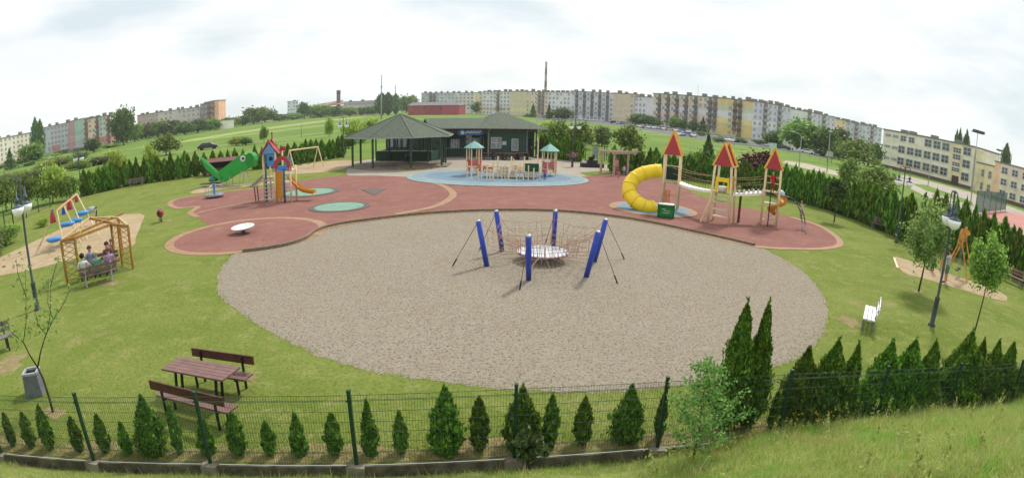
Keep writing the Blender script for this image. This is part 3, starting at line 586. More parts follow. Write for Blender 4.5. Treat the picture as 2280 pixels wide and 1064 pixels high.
# bare forked sapling in front of the litter bin
p = g(118, 918); t = thing('forked_sapling', 'nearly bare forked sapling in front of the grey litter bin', 'tree', p)
fk = [(x - p.x, y - p.y, z) for x, y, z in (pd(112, 893, hor(p)), pd(97, 845, hor(p)), pd(84, 818, hor(p)))]
def br(*q, off=0.0): return [tuple(pd(x, y, hor(p) + off * i) - p) for i, (x, y) in enumerate(q)]
mb = MB(); mb.tube([(0, 0, 0)] + br((112, 893), (97, 845), (84, 818)), [.035, .032, .028, .026], 7)
arms = [br((84, 818), (90, 785), (102, 745), (118, 712), (140, 680), (158, 640), off=.12), br((84, 818), (66, 790), (52, 762), (30, 744), (2, 718), off=-.1), br((52, 762), (58, 720), (58, 660), (56, 600), off=.1), br((104, 745), (112, 700), (112, 640), off=-.1), br((102, 745), (84, 722), (78, 690), off=.1), br((118, 712), (106, 672), (108, 620), off=.1), br((112, 640), (122, 600), (132, 570), off=.1), br((58, 660), (40, 610), (36, 580), off=.1)]
for k, a in enumerate(arms): mb.tube(a, [max(.006, (.022 if k < 2 else .011) * (1 - .8 * i / len(a))) for i in range(len(a))], 6)
mb.build('trunk', bark_m, t, True); P_ = []
for k, a in enumerate(arms):
    for i in range(len(a) - 1):
        for _ in range(26 if k else 16):
            if k == 1 and i < 2 or k == 0 and i < 2: continue
            q = Vector(a[i]).lerp(Vector(a[i + 1]), rr.random()); P_.append(q + Vector((rr.gauss(0, .14), rr.gauss(0, .14), rr.gauss(0, .12))))
put('foliage', npmesh('foliage', *leaves(P_, .05, None, 2.2), leafmat('sapling leaves', (92, 126, 54), (126, 154, 74), (160, 180, 104), .4, .88)), t)
# birch sapling outside the fence
x0, y0 = 3.18, 8.55; p = Vector((x0, y0, bank_z(x0, y0) - .05)); t = thing('birch_sapling', 'slender young birch with pale leaves in front of the fence', 'tree', p)
H_ = 1.95; mb = MB(); mb.tube([(0, 0, 0), (.02, .02, .6), (-.02, .03, 1.2), (.02, .02, H_)], [.022, .018, .012, .004], 6); P_ = []
for i in range(34):
    z = .3 + (H_ - .35) * i / 34; a = i * 2.4; L = (.62 - .2 * abs(z - .9)) * rr.uniform(.6, 1.1) * (1 - .62 * max(0, (z - 1.1)) / 1.05); e = (math.cos(a) * L, math.sin(a) * L, z + .28 * L + .05)
    mb.tube([(0, 0, z), (e[0] * .5, e[1] * .5, z + .16 * L), e], [.007, .005, .002], 4)
    for _ in range(60): s = rr.uniform(.15, 1.15); P_.append((e[0] * s + rr.gauss(0, .06), e[1] * s + rr.gauss(0, .06), z + .28 * L * s + rr.gauss(0, .06)))
for k, (ex, ey, ez) in enumerate(((.8, .2, 1.25), (.95, .1, .95), (-.55, .1, 1.2))):
    mb.tube([(0, 0, .6), (ex * .5, ey * .5, ez * .8), (ex, ey, ez)], [.01, .007, .003], 4)
    for _ in range(90): s = rr.uniform(.4, 1.05); P_.append((ex * s + rr.gauss(0, .05), ey * s + rr.gauss(0, .05), .6 + (ez - .6) * s + rr.gauss(0, .05)))
mb.build('trunk', mat('birch bark', (120, 112, 98), vs=20, var=.4), t, True)
put('foliage', npmesh('foliage', *leaves(P_, .046, None, 1.3), leafmat('birch leaves', (84, 126, 54), (116, 156, 72), (162, 190, 112), .4, .82)), t)
# broadleaf shrub at the fifth post
p = Vector((.36, 9.02, -.05)); t = thing('leafy_shrub', 'glossy broad leaved shrub at the fence post before the third broad thuja', 'shrub', p)
P_ = crown_pts(520, (.34, .26, .32), 22, .2, .4); P_[:, 2] += .42
put('foliage', npmesh('foliage', *leaves(P_, .085, None, 1.3, .8), leafmat('shrub leaves', (52, 92, 40), (90, 130, 66), (160, 186, 130), .25, .78)), t)
mb = MB(); [mb.tube([(0, 0, 0), (math.cos(a) * .12, math.sin(a) * .1, .3), (math.cos(a) * .25, math.sin(a) * .2, .6)], [.012, .009, .004], 5) for a in (0, 1.3, 2.6, 3.9, 5.2)]; mb.build('stem', bark_m, t)

# ------------------------------------------------------------------ mesh fences
post_m = mat('green fence paint', (34, 70, 50), k=.8, rough=.5, var=.12); wire_m = mat('green wire', (58, 84, 66), k=.8, rough=.5)
conc_m = mat('old concrete', (112, 106, 90), vs=3.5, var=.45, bump=.5, bs=30, k=.66); conc2_m = mat('pale concrete', (158, 150, 132), vs=5, var=.25, bump=.4, bs=30, k=.66)
fence = thing('mesh_fence', 'green welded mesh fence on concrete boards along the front', 'fence', (FENCE[5][0], FENCE[5][1], 0))
o = Vector((FENCE[5][0], FENCE[5][1], 0)); F3 = [Vector((x, y, 0)) - o for x, y in FENCE]
for i, q in enumerate(F3):
    mb = MB(); mb.bb(q.x - .03, q.x + .03, q.y - .03, q.y + .03, -.15, 1.46); mb.bb(q.x - .035, q.x + .035, q.y - .035, q.y + .035, 1.46, 1.49); mb.bb(q.x - .05, q.x + .05, q.y - .045, q.y - .03, 1.28, 1.31)
    mb.build('post', post_m, fence)
    mb = MB(); mb.bb(q.x - .17, q.x + .17, q.y - .14, q.y + .03, -.42, .02); mb.build('post_footing', conc2_m, fence)
    if i == len(F3) - 1: break
    b = F3[i + 1]; d = (b - q).normalized(); nn = Vector((-d.y, d.x, 0)); L = (b - q).length; mb = MB()
    for k in range(1, int(L / .05)):
        s = q + d * (.05 * k) - nn * .035; mb.bar((s.x, s.y, .06), (s.x, s.y, 1.42), .0036)
    for z in (.08, .28, .3, .5, .7, .9, 1.1, 1.3, 1.32, 1.41):
        mb.bar(q - nn * .04 + Vector((0, 0, z)), b - nn * .04 + Vector((0, 0, z)), .006)
    mb.build('wire_panel', wire_m, fence)
    mb = MB(); mb.bar(q + d * .16 - nn * .08 + Vector((0, 0, -.18)), b - d * .16 - nn * .08 + Vector((0, 0, -.18)), .05, .42, up=(0, 0, 1)); 
    mb.v = [(v[0], v[1], v[2]) for v in mb.v]; mb.build('concrete_board', conc_m, fence)
def side_fence(name, label, pts, h, step, bars=True):
    pts = [Vector((q[0], q[1], 0)) for q in pts]; t = thing(name, label, 'fence', pts[0]); o = pts[0]; mbp = None
    for a, b in zip(pts, pts[1:]):
        L = (b - a).length; n = max(1, round(L / step)); d = (b - a) / L
        for k in range(n + 1):
            q = a + d * (L * k / n) - o; MB().bb(q.x - .035, q.x + .035, q.y - .035, q.y + .035, 0, h).build('post', post_m, t)
        mb = MB(); nn = Vector((-d.y, d.x, 0)) * .03
        for k in range(int(L / .16)): q = a + d * (.16 * k) - o + nn; mb.bar((q.x, q.y, .05), (q.x, q.y, h - .05), .006)
        for z in (.1, h * .35, h * .65, h - .06): mb.bar(a - o + nn + Vector((0, 0, z)), b - o + nn + Vector((0, 0, z)), .012)
        mb.build('wire_panel', wire_m, t)
    return t
side_fence('mesh_fence', 'green wire fence climbing the left edge behind the lamp', [g(-30, 540), g(30, 500), g(112, 462)], 1.6, 2.5)
side_fence('mesh_fence', 'dark wire fence along the meadow behind the far pergola', [g(1300, 356), g(1350, 358), g(1480, 378), g(1600, 396), g(1735, 420)], 1.7, 2.6)

# ------------------------------------------------------------------ play equipment
wood_m = mat('pale timber', (232, 210, 170), k=.9, vs=5, var=.14, stretch=(1, 1, .25)); honey_m = mat('honey timber', (186, 140, 72), k=.7, vs=5, var=.18, stretch=(1, 1, .3))
dwood_m = mat('dark brown plank', (98, 62, 52), k=.7, vs=4, var=.22, rough=.55); pwood_m = mat('purple brown plank', (138, 104, 98), k=.7, vs=4, var=.16, rough=.5)
steel_m = mat('brushed steel', (196, 200, 206), k=.8, rough=.4, metal=.5, var=.08); dsteel_m = mat('dark steel', (70, 72, 76), k=.8, rough=.45, metal=.3)
red_m = mat('crimson panel', (182, 66, 76), k=.85, rough=.5, var=.1, vs=1.5); rorange_m = mat('orange trim', (232, 152, 76), k=.85, rough=.5, var=.1); ytrim_m = mat('yellow orange trim', (240, 186, 84), k=.88, rough=.5, var=.1)
yellow_m = mat('yellow plastic', (244, 210, 24), k=1.0, rough=.35, var=.06, vs=2, spec=.5); green_p = mat('green plastic', (34, 140, 62), k=.75, rough=.4, var=.1); white_m = mat('white paint', (226, 226, 220), k=.85, rough=.45, var=.06)
blue_p = mat('blue panel', (74, 144, 214), k=.9, rough=.45, var=.08); sky_p = mat('light blue panel', (110, 172, 224), k=.75, rough=.45, var=.08); navy_m = mat('cobalt post paint', (54, 80, 190), k=.9, rough=.4, var=.1); rope_m = mat('red brown rope', (196, 150, 130), k=.75, rough=.9)
black_m = mat('black rubber', (34, 34, 36), k=.9, rough=.6); grey_mt = mat('galvanised sheet', (150, 154, 160), k=.72, rough=.45, metal=.2, var=.12); lgreen_p = mat('grasshopper green', (52, 176, 72), k=.75, rough=.42, var=.09, vs=1.2)
teal_p = mat('teal plastic', (40, 140, 110), k=.72, rough=.4); mintroof_m = mat('mint roof', (132, 184, 176), k=.74, rough=.5, var=.08); pink_p = mat('faded red panel', (206, 120, 112), k=.75, rough=.5, var=.12); dgreen_p = mat('dark green board', (18, 82, 62), k=.75, rough=.45)
sienna_p = mat('orange plastic', (232, 160, 40), k=.8, rough=.4, var=.06)

# ---- rope net climber standing in the gravel pit
NH = 1.75
bases = [g(1084, 593), g(1118, 560), g(1232, 548), g(1323, 583), g(1305, 617), g(1177, 624)]
tops = [g(1065, 493, NH), g(1105, 471, NH), g(1237, 470, NH), g(1349, 490, NH), g(1332, 517, NH), g(1177, 526, NH)]
ctr = g(1208, 581); ctr.z = 0
net = thing('net_climber', 'rope net climber with six leaning blue posts and a silver centre disc', 'climbing frame', ctr); o = ctr
for b, t_ in zip(bases, tops):
    d = (t_ - b).normalized(); MB().tube([b - o - d * .1, t_ - o], .1, 14).build('post', navy_m, net, True)
    MB().tube([t_ - o, t_ - o + d * .05], [.1, .06], 12).build('post_cap', steel_m, net, True)
anch = [g(1008, 592), g(1068, 556), g(1215, 540), g(1390, 577), g(1375, 632), g(1157, 646)]
for t_, a in zip(tops, anch):
    MB().tube([t_ - o, a - o], .011, 5).build('guy_rope', mat('dark rope', (96, 76, 66)), net)
    d = (t_ - a).normalized(); MB().tube([a - o, a - o + d * .32], .026, 7).build('turnbuckle', black_m, net)
dz = .36; mb = MB(); rd = 1.0
for k in range(13):
    x = -rd + .07 + k * (2 * rd - .14) / 12; yy = math.sqrt(max(.01, rd * rd - x * x)); mb.bb(x - .066, x + .066, -yy, yy, dz, dz + .035)
mb.build('disc', mat('silver planks', (206, 210, 218), k=.9, rough=.45, var=.12, vs=3), net)
mb = MB(); ring = [(rd * math.cos(a), rd * math.sin(a), dz - .02) for a in np.linspace(0, 2 * math.pi, 25)]; mb.tube(ring, .03, 6, False); mb.build('disc_ring', dsteel_m, net)
mb = MB(); [mb.tube([(0, 0, dz - .02), (math.cos(a) * .5, math.sin(a) * .5, 0)], .022, 6) for a in (0.4, 2.5, 4.6)]; mb.build('leg', steel_m, net)
mb = MB(); cz = .38
for i in range(6):
    j = (i + 1) % 6; A, Bq = tops[i] - o, tops[j] - o; A0, B0 = bases[i] - o, bases[j] - o
    for f, zz in ((.34, 1.22), (.55, .98), (.78, .72)):
        pass
    def lay(q, k, z): h = Vector((q.x, q.y, 0)); h = h.normalized() * (rd + (h.length - rd) * k); return Vector((h.x, h.y, z))
    for k, zt_, zb in ((.2, .85, .3), (.5, 1.05, .38), (.8, 1.4, .5)):
        qa, qb = lay(A, k, zt_), lay(Bq, k, zt_); sag = (qa + qb) / 2 * .93; sag.z = zt_ - .1
        pl = [qa, qa.lerp(sag, .5), sag, sag.lerp(qb, .5), qb]; mb.tube(pl, .007, 4)
        for z2 in (.66, .33):
            pl2 = [Vector((q.x * .98, q.y * .98, zb + (q.z - zb) * z2)) for q in pl]; mb.tube(pl2, .006, 4)
            if z2 == .33:
                for q, r_ in zip(pl, pl2): mb.tube([q, r_], .006, 4)
    for fr in (0, .33, .67):
        q = A.lerp(Bq, fr); k0 = .95 if fr == 0 else .82; za = NH - .05 if fr == 0 else 1.38
        mb.tube([lay(q, k0, za), lay(q, .6, 1.12 if fr else 1.2), lay(q, .3, .98), lay(q, 0, .8)], .0085, 4); mb.tube([lay(q, 0, .8), lay(q, -.02, dz)], .0085, 4)
        mb.tube([lay(q, .8, .5), lay(q, .4, .42), lay(q, 0, dz)], .0075, 4)
    mb.tube([A0 + Vector((0, 0, .25)), lay(A0, .5, .4), lay(A0, 0, dz)], .0085, 4)
mb.build('rope_net', rope_m, net)

# ---- the three red roofed towers
def tower(name, label, p, rz, w, ze, za, zp, splay=0.0, dp=None):
    t = thing(name, label, 'play tower', p, rz); h = w / 2; hd = (dp or w) / 2
    for sx in (-1, 1):
        for sy in (-1, 1):
            MB().tube([(sx * (h + splay), sy * (hd + splay * .6), 0), (sx * h, sy * hd, ze)], .065, 10).build('leg', wood_m, t, True)
    MB().bb(-h + .02, h - .02, -hd + .02, hd - .02, zp - .06, zp).build('deck', mat('deck boards', (190, 172, 140), vs=4), t)
    ov = .12
    for sy in (-1, 1):
        y = sy * (hd + .02); MB().slab([(-h - ov + .04, y, ze), (h + ov - .04, y, ze), (0, y, za - .06)][::(1 if sy > 0 else -1)], .04).build('gable_panel', red_m, t)
        mb = MB(); mb.bar((-h - ov, y + sy * .015, ze - .04), (0, y + sy * .015, za), .1, .1); mb.bar((h + ov, y + sy * .015, ze - .04), (0, y + sy * .015, za), .1, .1); mb.build('gable_trim', ytrim_m, t)
    MB().bar((0, -hd, za - .1), (0, hd, za - .1), .06).build('ridge_beam', rorange_m, t)
    for sx in (-1, 1): MB().bar((sx * h, -hd, ze - .04), (sx * h, hd, ze - .04), .06).build('eave_beam', wood_m, t)
    return t
p1 = (g(1470, 468) + g(1503, 470)) / 2 + Vector((.25, .5, 0))
T1W = .98; ze1, za1 = zat(p1, 1492, 344), zat(p1, 1497, 292); zp1 = zat(p1, 1490, 404)
t1 = tower('play_tower', 'red roofed tower with the big yellow tube slide', p1, R(-20), T1W, ze1, za1, zp1)
h = T1W / 2
mb = MB(); [mb.bar((-h, y, zp1 + .95), (h, y, zp1 + .95), .05) for y in (h,)]; [mb.bar((x, -h, zp1 + .9), (x, h, zp1 + .9), .04) for x in (-h,)]; mb.build('guard_rail', wood_m, t1)
MB().bb(-h + .06, h - .06, h - .02, h + .02, zp1 + .05, zp1 + .85).build('mesh_panel', mat('dark net', (44, 62, 58), k=.8), t1)
mb = MB(); [mb.bb(x, x + .12, -h - .02, -h + .02, .5, zp1 - .5) for x in (-.42, -.28, -.12)]; mb.bar((-h, -h, zp1 * .55), (h, -h, zp1 * .55), .04); mb.build('climbing_wall', mat('salmon board', (230, 150, 112), k=.74), t1)
MB().bb(h - .02, h + .03, -.3, .1, .55, 1.25).build('side_panel', mat('brick red board', (158, 66, 54), k=.74), t1)
path = [pY(1473, 381, p1.y + .05), pY(1447, 383, p1.y + .1), pY(1424, 390, p1.y + .1), pY(1407, 404, p1.y - .05), pY(1400, 422, p1.y - .35), pY(1407, 440, p1.y - .75), pY(1424, 455, p1.y - 1.1), pY(1441, 462.5, p1.y - 1.25), pY(1456, 463, p1.y - 1.2)]
path = spline([q - p1 for q in path], 4, closed=False); mb = MB(); rz_ = Matrix.Rotation(R(20), 3, 'Z'); path = [rz_ @ q for q in path]; SR = .44
mb.tube(path, SR, 20, False)
for i in range(2, len(path) - 1, 4): d = (path[i + 1] - path[i]).normalized(); mb.tube([path[i] - d * .03, path[i] + d * .03], SR + .045, 20)
mb.build('tube_slide', yellow_m, t1, True)
e = path[-1]; d = (path[-1] - path[-3]).normalized(); mb = MB(); vs = []; fs = []
side = Vector((-d.y, d.x, 0))
for i in range(4):
    q = e + d * (.22 * i)
    for k in range(9): a = math.pi + math.pi * k / 8; vs.append(q + side * (SR * math.cos(a)) + Vector((0, 0, SR * math.sin(a) * (1 - .06 * i))))
for i in range(3):
    for k in range(8): fs.append((i * 9 + k, i * 9 + k + 1, i * 9 + k + 10, i * 9 + k + 9))
mb.add(vs, fs); mb.build('slide_exit', yellow_m, t1, True)
p = (g(1465, 486) + g(1501, 488)) / 2 + Vector((.05, .35, 0)); bx = thing('play_counter', 'green box with a white top in front of the tube slide tower', 'play box', p, R(-14))
hb = zat(p, 1483, 454); mb = MB(); mb.bb(-.48, .48, -.3, .3, .06, hb - .05); mb.build('box', green_p, bx)
mb = MB(); [mb.bb(x, x + .1, -.34, -.3, .0, hb) for x in (-.5, .4)]; mb.bb(-.4, .4, -.335, -.302, hb - .16, hb - .04); mb.bb(-.4, .4, -.335, -.302, .04, .14); mb.build('frame', mat('deep green plastic', (20, 110, 50), k=.75, rough=.4), bx)
MB().bb(-.46, .46, -.28, .32, hb - .05, hb).build('lid', white_m, bx)
mb = MB(); mb.bb(-.2, .2, -.318, -.302, .3, .34); mb.bb(-.12, .22, -.318, -.302, .42, .46); mb.bb(-.22, -.05, -.318, -.302, .5, .56); mb.build('decal', mat('pale print', (170, 214, 180), k=.8), bx)

p2 = (g(1580, 496) + g(1621, 505)) / 2 + Vector((.3, .55, 0)); ze2, za2, zp2 = zat(p2, 1608, 368), zat(p2, 1614, 317), zat(p2, 1606, 427)
t2 = tower('play_tower', 'red roofed tower with splayed legs and a yellow hood in the middle', p2, R(-32), .98, ze2, za2, zp2, .16, 1.15); h = .49
mb = MB(); mb.bb(-.4, .4, -h - .04, -h + .04, zp2 + .62, zp2 + .86); mb.bb(-.42, -.3, -h - .03, -h + .03, zp2, zp2 + .62); mb.bb(.3, .42, -h - .03, -h + .03, zp2, zp2 + .62); mb.build('hood', yellow_m, t2)
MB().bb(h - .03, h + .03, -.45, .45, zp2 + .05, zp2 + .95).build('side_panel', mat('dull yellow board', (206, 172, 70), k=.75), t2)
mb = MB(); mb.lathe([(.0, .02), (.26, .02), (.28, .3), (.24, .34), (0, .34)], (-.02, -.2, zp2), 14); mb.build('drum', white_m, t2, True)
[MB().bb(-.42, .42, -.65, -.25, z, z + .06).build('step', mat('step boards', (224, 212, 186), vs=4, k=.85), t2) for z in (.42, .85, 1.28, zp2 - .35)]
mb = MB(); mb.bar((-1.05, -.75, 0), (-.5, -.5, zp2 * .95), .09); mb.bar((-.7, .5, 0), (-.5, .5, zp2), .08); mb.build('brace', wood_m, t2)

p3 = (g(1693, 501) + g(1726, 507)) / 2 + Vector((.25, .5, 0)); ze3, za3, zp3 = zat(p3, 1722, 376), zat(p3, 1727, 330), zat(p3, 1715, 426)
t3 = tower('play_tower', 'red roofed tower with spiral slide and curved ladder at right', p3, R(-24), .92, ze3, za3, zp3, .05); h = .46
mb = MB(); [mb.bar((x0, y0, zp3 + z), (x1, y1, zp3 + z), .045) for z in (.45, .85) for x0, y0, x1, y1 in ((-h, h, h, h), (-h, -h, -h, h))]; mb.build('guard_rail', wood_m, t3)
[MB().bb(-.4, .4, -h - .05, -h + .28, z, z + .06).build('step', mat('step boards', (224, 212, 186)), t3) for z in (.3, .62)]; MB().bb(-.42, .42, -.44, .44, zp3 * .62, zp3 * .62 + .06).build('landing', mat('step boards', (224, 212, 186)), t3)
MB().tube([(-.05, -h - .25, 0), (-.05, -h - .25, zp3 + .3), (-.05, -h, zp3 + .5)], .035, 8).build('fireman_pole', mat('dark pole', (66, 56, 56)), t3)
mb = MB(); c0 = Vector((.42, .05, 0)); vs = []; fs = []; N = 22
for i in range(N):
    tt = i / (N - 1); a = R(150) - tt * R(420); zc = zp3 * (.98 - .72 * tt); rad_in, rad_out = .1, .62
    for k, (rr_, dz_) in enumerate(((rad_in, .1), (rad_in + .05, 0), ((rad_in + rad_out) / 2, -.06), (rad_out - .06, 0), (rad_out, .2))): vs.append(c0 + Vector((rr_ * math.cos(a), rr_ * math.sin(a), zc + dz_)))
for i in range(N - 1):
    for k in range(4): fs.append((i * 5 + k, i * 5 + k + 1, i * 5 + k + 6, i * 5 + k + 5))
mb.add(vs, fs); mb.build('spiral_slide', sienna_p, t3, True)
MB().tube([c0, c0 + Vector((0, 0, zp3 + .2))], .05, 8).build('slide_column', wood_m, t3)
MB().lathe([(.0, .3), (.12, .28), (.24, .16), (.29, 0), (.24, -.02)], (.58, -.1, zp3 - .12), 14).build('dome', mat('pale blue plastic', (186, 214, 222), k=.8, rough=.35), t3, True)
R3 = Matrix.Rotation(R(24), 3, 'Z')
arc = spline([R3 @ (q - p3) for q in (pY(1738, 437, p3.y), pY(1760, 441, p3.y), pY(1776, 452, p3.y - .15), pY(1788, 473, p3.y - .5), pY(1793, 500, p3.y - .8), g(1794, 522))], 4, closed=False)
offs = Vector((-.18, .5, 0))
MB().tube(arc, .032, 7).build('ladder_rail', dsteel_m, t3, True); MB().tube([q + offs for q in arc], .032, 7).build('ladder_rail', dsteel_m, t3, True)
for q in arc[4::2]: MB().tube([q, q + offs], .022, 6).build('rung', mat('worn rung', (178, 160, 150)), t3)
# bridges
def bridge(name, label, a, b, sag, w, net=True, caps=0):
    a, b = Vector(a), Vector(b); t = thing(name, label, 'bridge', ((a + b) / 2).xy.to_3d()); o = t.location.copy(); d = (b - a).normalized(); nn = Vector((-d.y, d.x, 0)).normalized() * w / 2; N = 14
    pl = [a.lerp(b, i / N) - o - Vector((0, 0, sag * 4 * (i / N) * (1 - i / N))) for i in range(N + 1)]
    mb = MB(); [mb.slab([pl[i] - nn, pl[i + 1] - nn, pl[i + 1] + nn, pl[i] + nn], .14) for i in range(N)]; mb.build('deck', mat('pale bridge deck', (240, 238, 230), k=1.0, var=.06), t)
    for s in (-1, 1):
        mb = MB(); mb.tube([q + nn * s + Vector((0, 0, .85)) for q in pl], .02, 6); mb.tube([q + nn * s + Vector((0, 0, .5)) for q in pl], .014, 6); mb.build('handrail', mat('rope handrail', (170, 150, 100), k=.72), t)
        [MB().tube([q + nn * s, q + nn * s + Vector((0, 0, .85))], .008, 4).build('hanger_rope', mat('dark bridge rope', (66, 56, 52)), t) for q in pl[::2]]
    for k in range(caps):
        q = pl[1].lerp(pl[-2], k / (caps - 1)) - nn * .7; MB().lathe([(.07, 0), (.08, .12), (.05, .2), (0, .22)], q, 8).build('roller', white_m, t)
    return t
z12 = zp1
bridge('rope_bridge', 'pale rope bridge between the tube slide tower and the middle tower', p1 + Vector((.45, .35, zp1)), p2 + Vector((-.35, .45, zp2)), .12, .7)
bridge('rope_bridge', 'pale deck with white rollers between the middle and right towers', p2 + Vector((.5, .3, zp2 - .05)), p3 + Vector((-.5, .3, zp3 - .1)), .04, .7, caps=7)
q = (p2 + p3) / 2; MB_p = MB().bb(-.06, .06, -.06, .06, 0, zp3 - .2)
t = thing('bridge_support', 'dark post holding up the right bridge deck', 'post', q + Vector((-.35, .3, 0))); MB_p.build('post', dwood_m, t); MB().bb(-.3, .3, -.08, .08, zp3 - .3, zp3 - .2).build('crosspiece', dwood_m, t)

# ---- castle with blue gable, arch tower and orange slide
pc = g(606, 448); castle = thing('castle_climber', 'castle climbing tower with red and blue roof and orange slide', 'play tower', pc)
def L(x, y, dY=0.0): return pY(x, y, pc.y + dY) - pc
A = [(L(590, 447), 3), (L(612, 455, -1.0), 3)]
W0 = 1.05
def cz_(y): return zat(pc, 602, y)
zE, zA, zS, zD = cz_(342), cz_(319), cz_(296), cz_(395)
for x, y in ((-.55, 0), (.45, -.15), (-.45, .95), (.55, .85)): MB().tube([(x - .0, y, 0), (x, y, zE + .05)], .07, 8).build('post', wood_m, castle, True)
MB().tube([(-.32, -.15, 0), (-.32, -.15, zE)], .07, 8).build('post', mat('slate blue post', (84, 100, 130), k=.75), castle, True)
for y in (-.2, .34):
    MB().slab([(-.55, y, zE), (.55, y, zE), (.0, y, zA)], .04).build('gable_panel', sky_p, castle)
    mb = MB()
    for s in (-1, 1): mb.bar((s * .72, y - .02, zE - .02), (s * .3, y - .02, zE + (zA - zE) * .62), .12, .06); mb.bar((s * .3, y - .02, zE + (zA - zE) * .62), (0, y - .02, zA + .25), .12, .06)
    mb.build('gable_trim', red_m, castle)
MB().tube([(0, .4, zA - .05), (0, .4, zS)], [.05, .035], 8).build('spire', mat('dark red spire', (140, 44, 44), k=.75), castle)
MB().lathe([(0, -.1), (.08, 0), (.06, .1), (0, .14)], (0, .4, zS - .1), 8).build('finial', red_m, castle)
for s in (-1, 1): MB().slab([(s * .7, -.18, zE - .03), (s * .7, .32, zE - .03), (0, .32, zA + .1), (0, -.18, zA + .1)][::s], .03).build('roof', red_m, castle)
for s, zz in ((-1, 0), (1, .12)): MB().box((s * .78, .5, zE + .12 + zz), (.32, .06, .3)).build('pennant_board', red_m, castle)
mb = MB(); mb.bb(-.22, .36, -.12, -.06, zD + .75, zE); mb.build('wall_panel', blue_p, castle)
MB().lathe([(.14, -.03), (.14, .03)], (0, 0, 0), 14).build('porthole', black_m, castle).matrix_local = Matrix.Translation((.1, -.14, zE - .35)) @ Matrix.Rotation(R(90), 4, 'X')
MB().bb(-.52, .52, -.12, .95, zD - .06, zD).build('deck', mat('deck boards', (190, 172, 140), vs=4), castle)
mb = MB(); [mb.bb(-.3, .4, -.35 - .12 * k, -.12 - .12 * k, zD - .22 - .24 * k, zD - .16 - .24 * k) for k in range(6)]; mb.build('stair', steel_m, castle)
qa = [(L(616, 460, -.9)), (L(651, 461, -.9))]; xa, xb = qa[0].x, qa[1].x; ya = -1.0; zT = zat(pc + Vector((0, ya, 0)), 632, 346); zL = zat(pc + Vector((0, ya, 0)), 632, 377)
for x, y in ((xa, ya), (xb, ya), (xa, ya + 1.0), (xb, ya + 1.0)): MB().tube([(x, y, 0), (x, y, zL + .2)], .07, 8).build('post', wood_m, castle, True)
xm = (xa + xb) / 2; rw = (xb - xa) / 2 + .08
MB().tube([(xm + .12, ya - .05, 0), (xm + .12, ya - .05, zL + .05)], .07, 8).build('post', mat('slate blue post', (84, 100, 130), k=.75), castle, True)
mb = MB()
for k in range(12):
    a, b = math.pi * k / 12, math.pi * (k + 1) / 12
    mb.slab([(xm + math.cos(a) * (rw - .3), ya - .06, zL + .15 + math.sin(a) * (zT - zL - .42)), (xm + math.cos(b) * (rw - .3), ya - .06, zL + .15 + math.sin(b) * (zT - zL - .42)), (xm + math.cos(b) * rw, ya - .06, zL + .1 + math.sin(b) * (zT - zL - .1)), (xm + math.cos(a) * rw, ya - .06, zL + .1 + math.sin(a) * (zT - zL - .1))][::-1], .05)
mb.bb(xa - .1, xa + .1, ya - .06, ya - .01, zL - .1, zL + .2); mb.bb(xb - .1, xb + .1, ya - .06, ya - .01, zL - .1, zL + .2); mb.build('arch_panel', red_m, castle)
MB().bb(xa + .08, xb - .08, ya - .03, ya + .01, zL - .05, zL + .28).build('front_panel', blue_p, castle); MB().bb(xa, xb, ya, ya + 1, zL - .1, zL - .04).build('deck', wood_m, castle)
MB().bb(xa + .3, xb - .3, ya + .98, ya + 1.02, zL, zT - .2).build('back_panel', mat('aqua board', (90, 170, 180), k=.74), castle)
mb = MB(); [mb.tube([(xm - .12, ya - .02, z), (xb, ya - .02, z)], .02, 5) for z in np.arange(.3, zL - .1, .26)]; mb.build('ladder', steel_m, castle)
mb = MB(); mb.bb(xa + .04, xm - .1, ya + .1, ya + .14, .3, zL - .1); mb.build('climbing_wall', sienna_p, castle)
sl_ = [L(643, 396, .2), L(655, 408, .1), L(668, 421, 0), L(680, 427, -.1), L(701, 430, -.25)]; mb = MB(); vs = []; fs = []; sl_ = spline(sl_, 4, closed=False)
for q in sl_:
    for yy, zz in ((-.3, .22), (-.27, .02), (.27, .02), (.3, .22)): vs.append(q + Vector((0, yy, zz - .05)))
for i in range(len(sl_) - 1):
    for k in range(3): fs.append((i * 4 + k, i * 4 + k + 1, i * 4 + k + 5, i * 4 + k + 4))
mb.add(vs, fs); mb.build('slide', sienna_p, castle, True)
mb = MB(); q0 = Vector((-.55, .3, zD)); 
for k in range(8):
    f = k / 7; mb.tube([q0 + Vector((0, f * .9 - .45, .2)), L(562, 420) + Vector((0, f * 1.2 - .6, .15))], .012, 4); mb.tube([q0.lerp(L(562, 420), f) + Vector((0, -.6, .15)), q0.lerp(L(562, 420), f) + Vector((0, .6, .15))], .012, 4)
    mb.tube([q0 + Vector((-.1 - f * .8, 0, -.25 - f * .5)), L(548, 408) + Vector((f * .5, f * .6 - .3, -.1 - f * .4))], .011, 4)
mb.build('rope_net', mat('grey rope', (160, 152, 144)), castle)
for x, y in ((570, 450), (577, 459)): q = L(x, y); q.z = 0; MB().tube([q, q + Vector((-.08, 0, 1.05))], .045, 8).build('net_post', mat('violet post', (130, 84, 110), k=.72), castle)

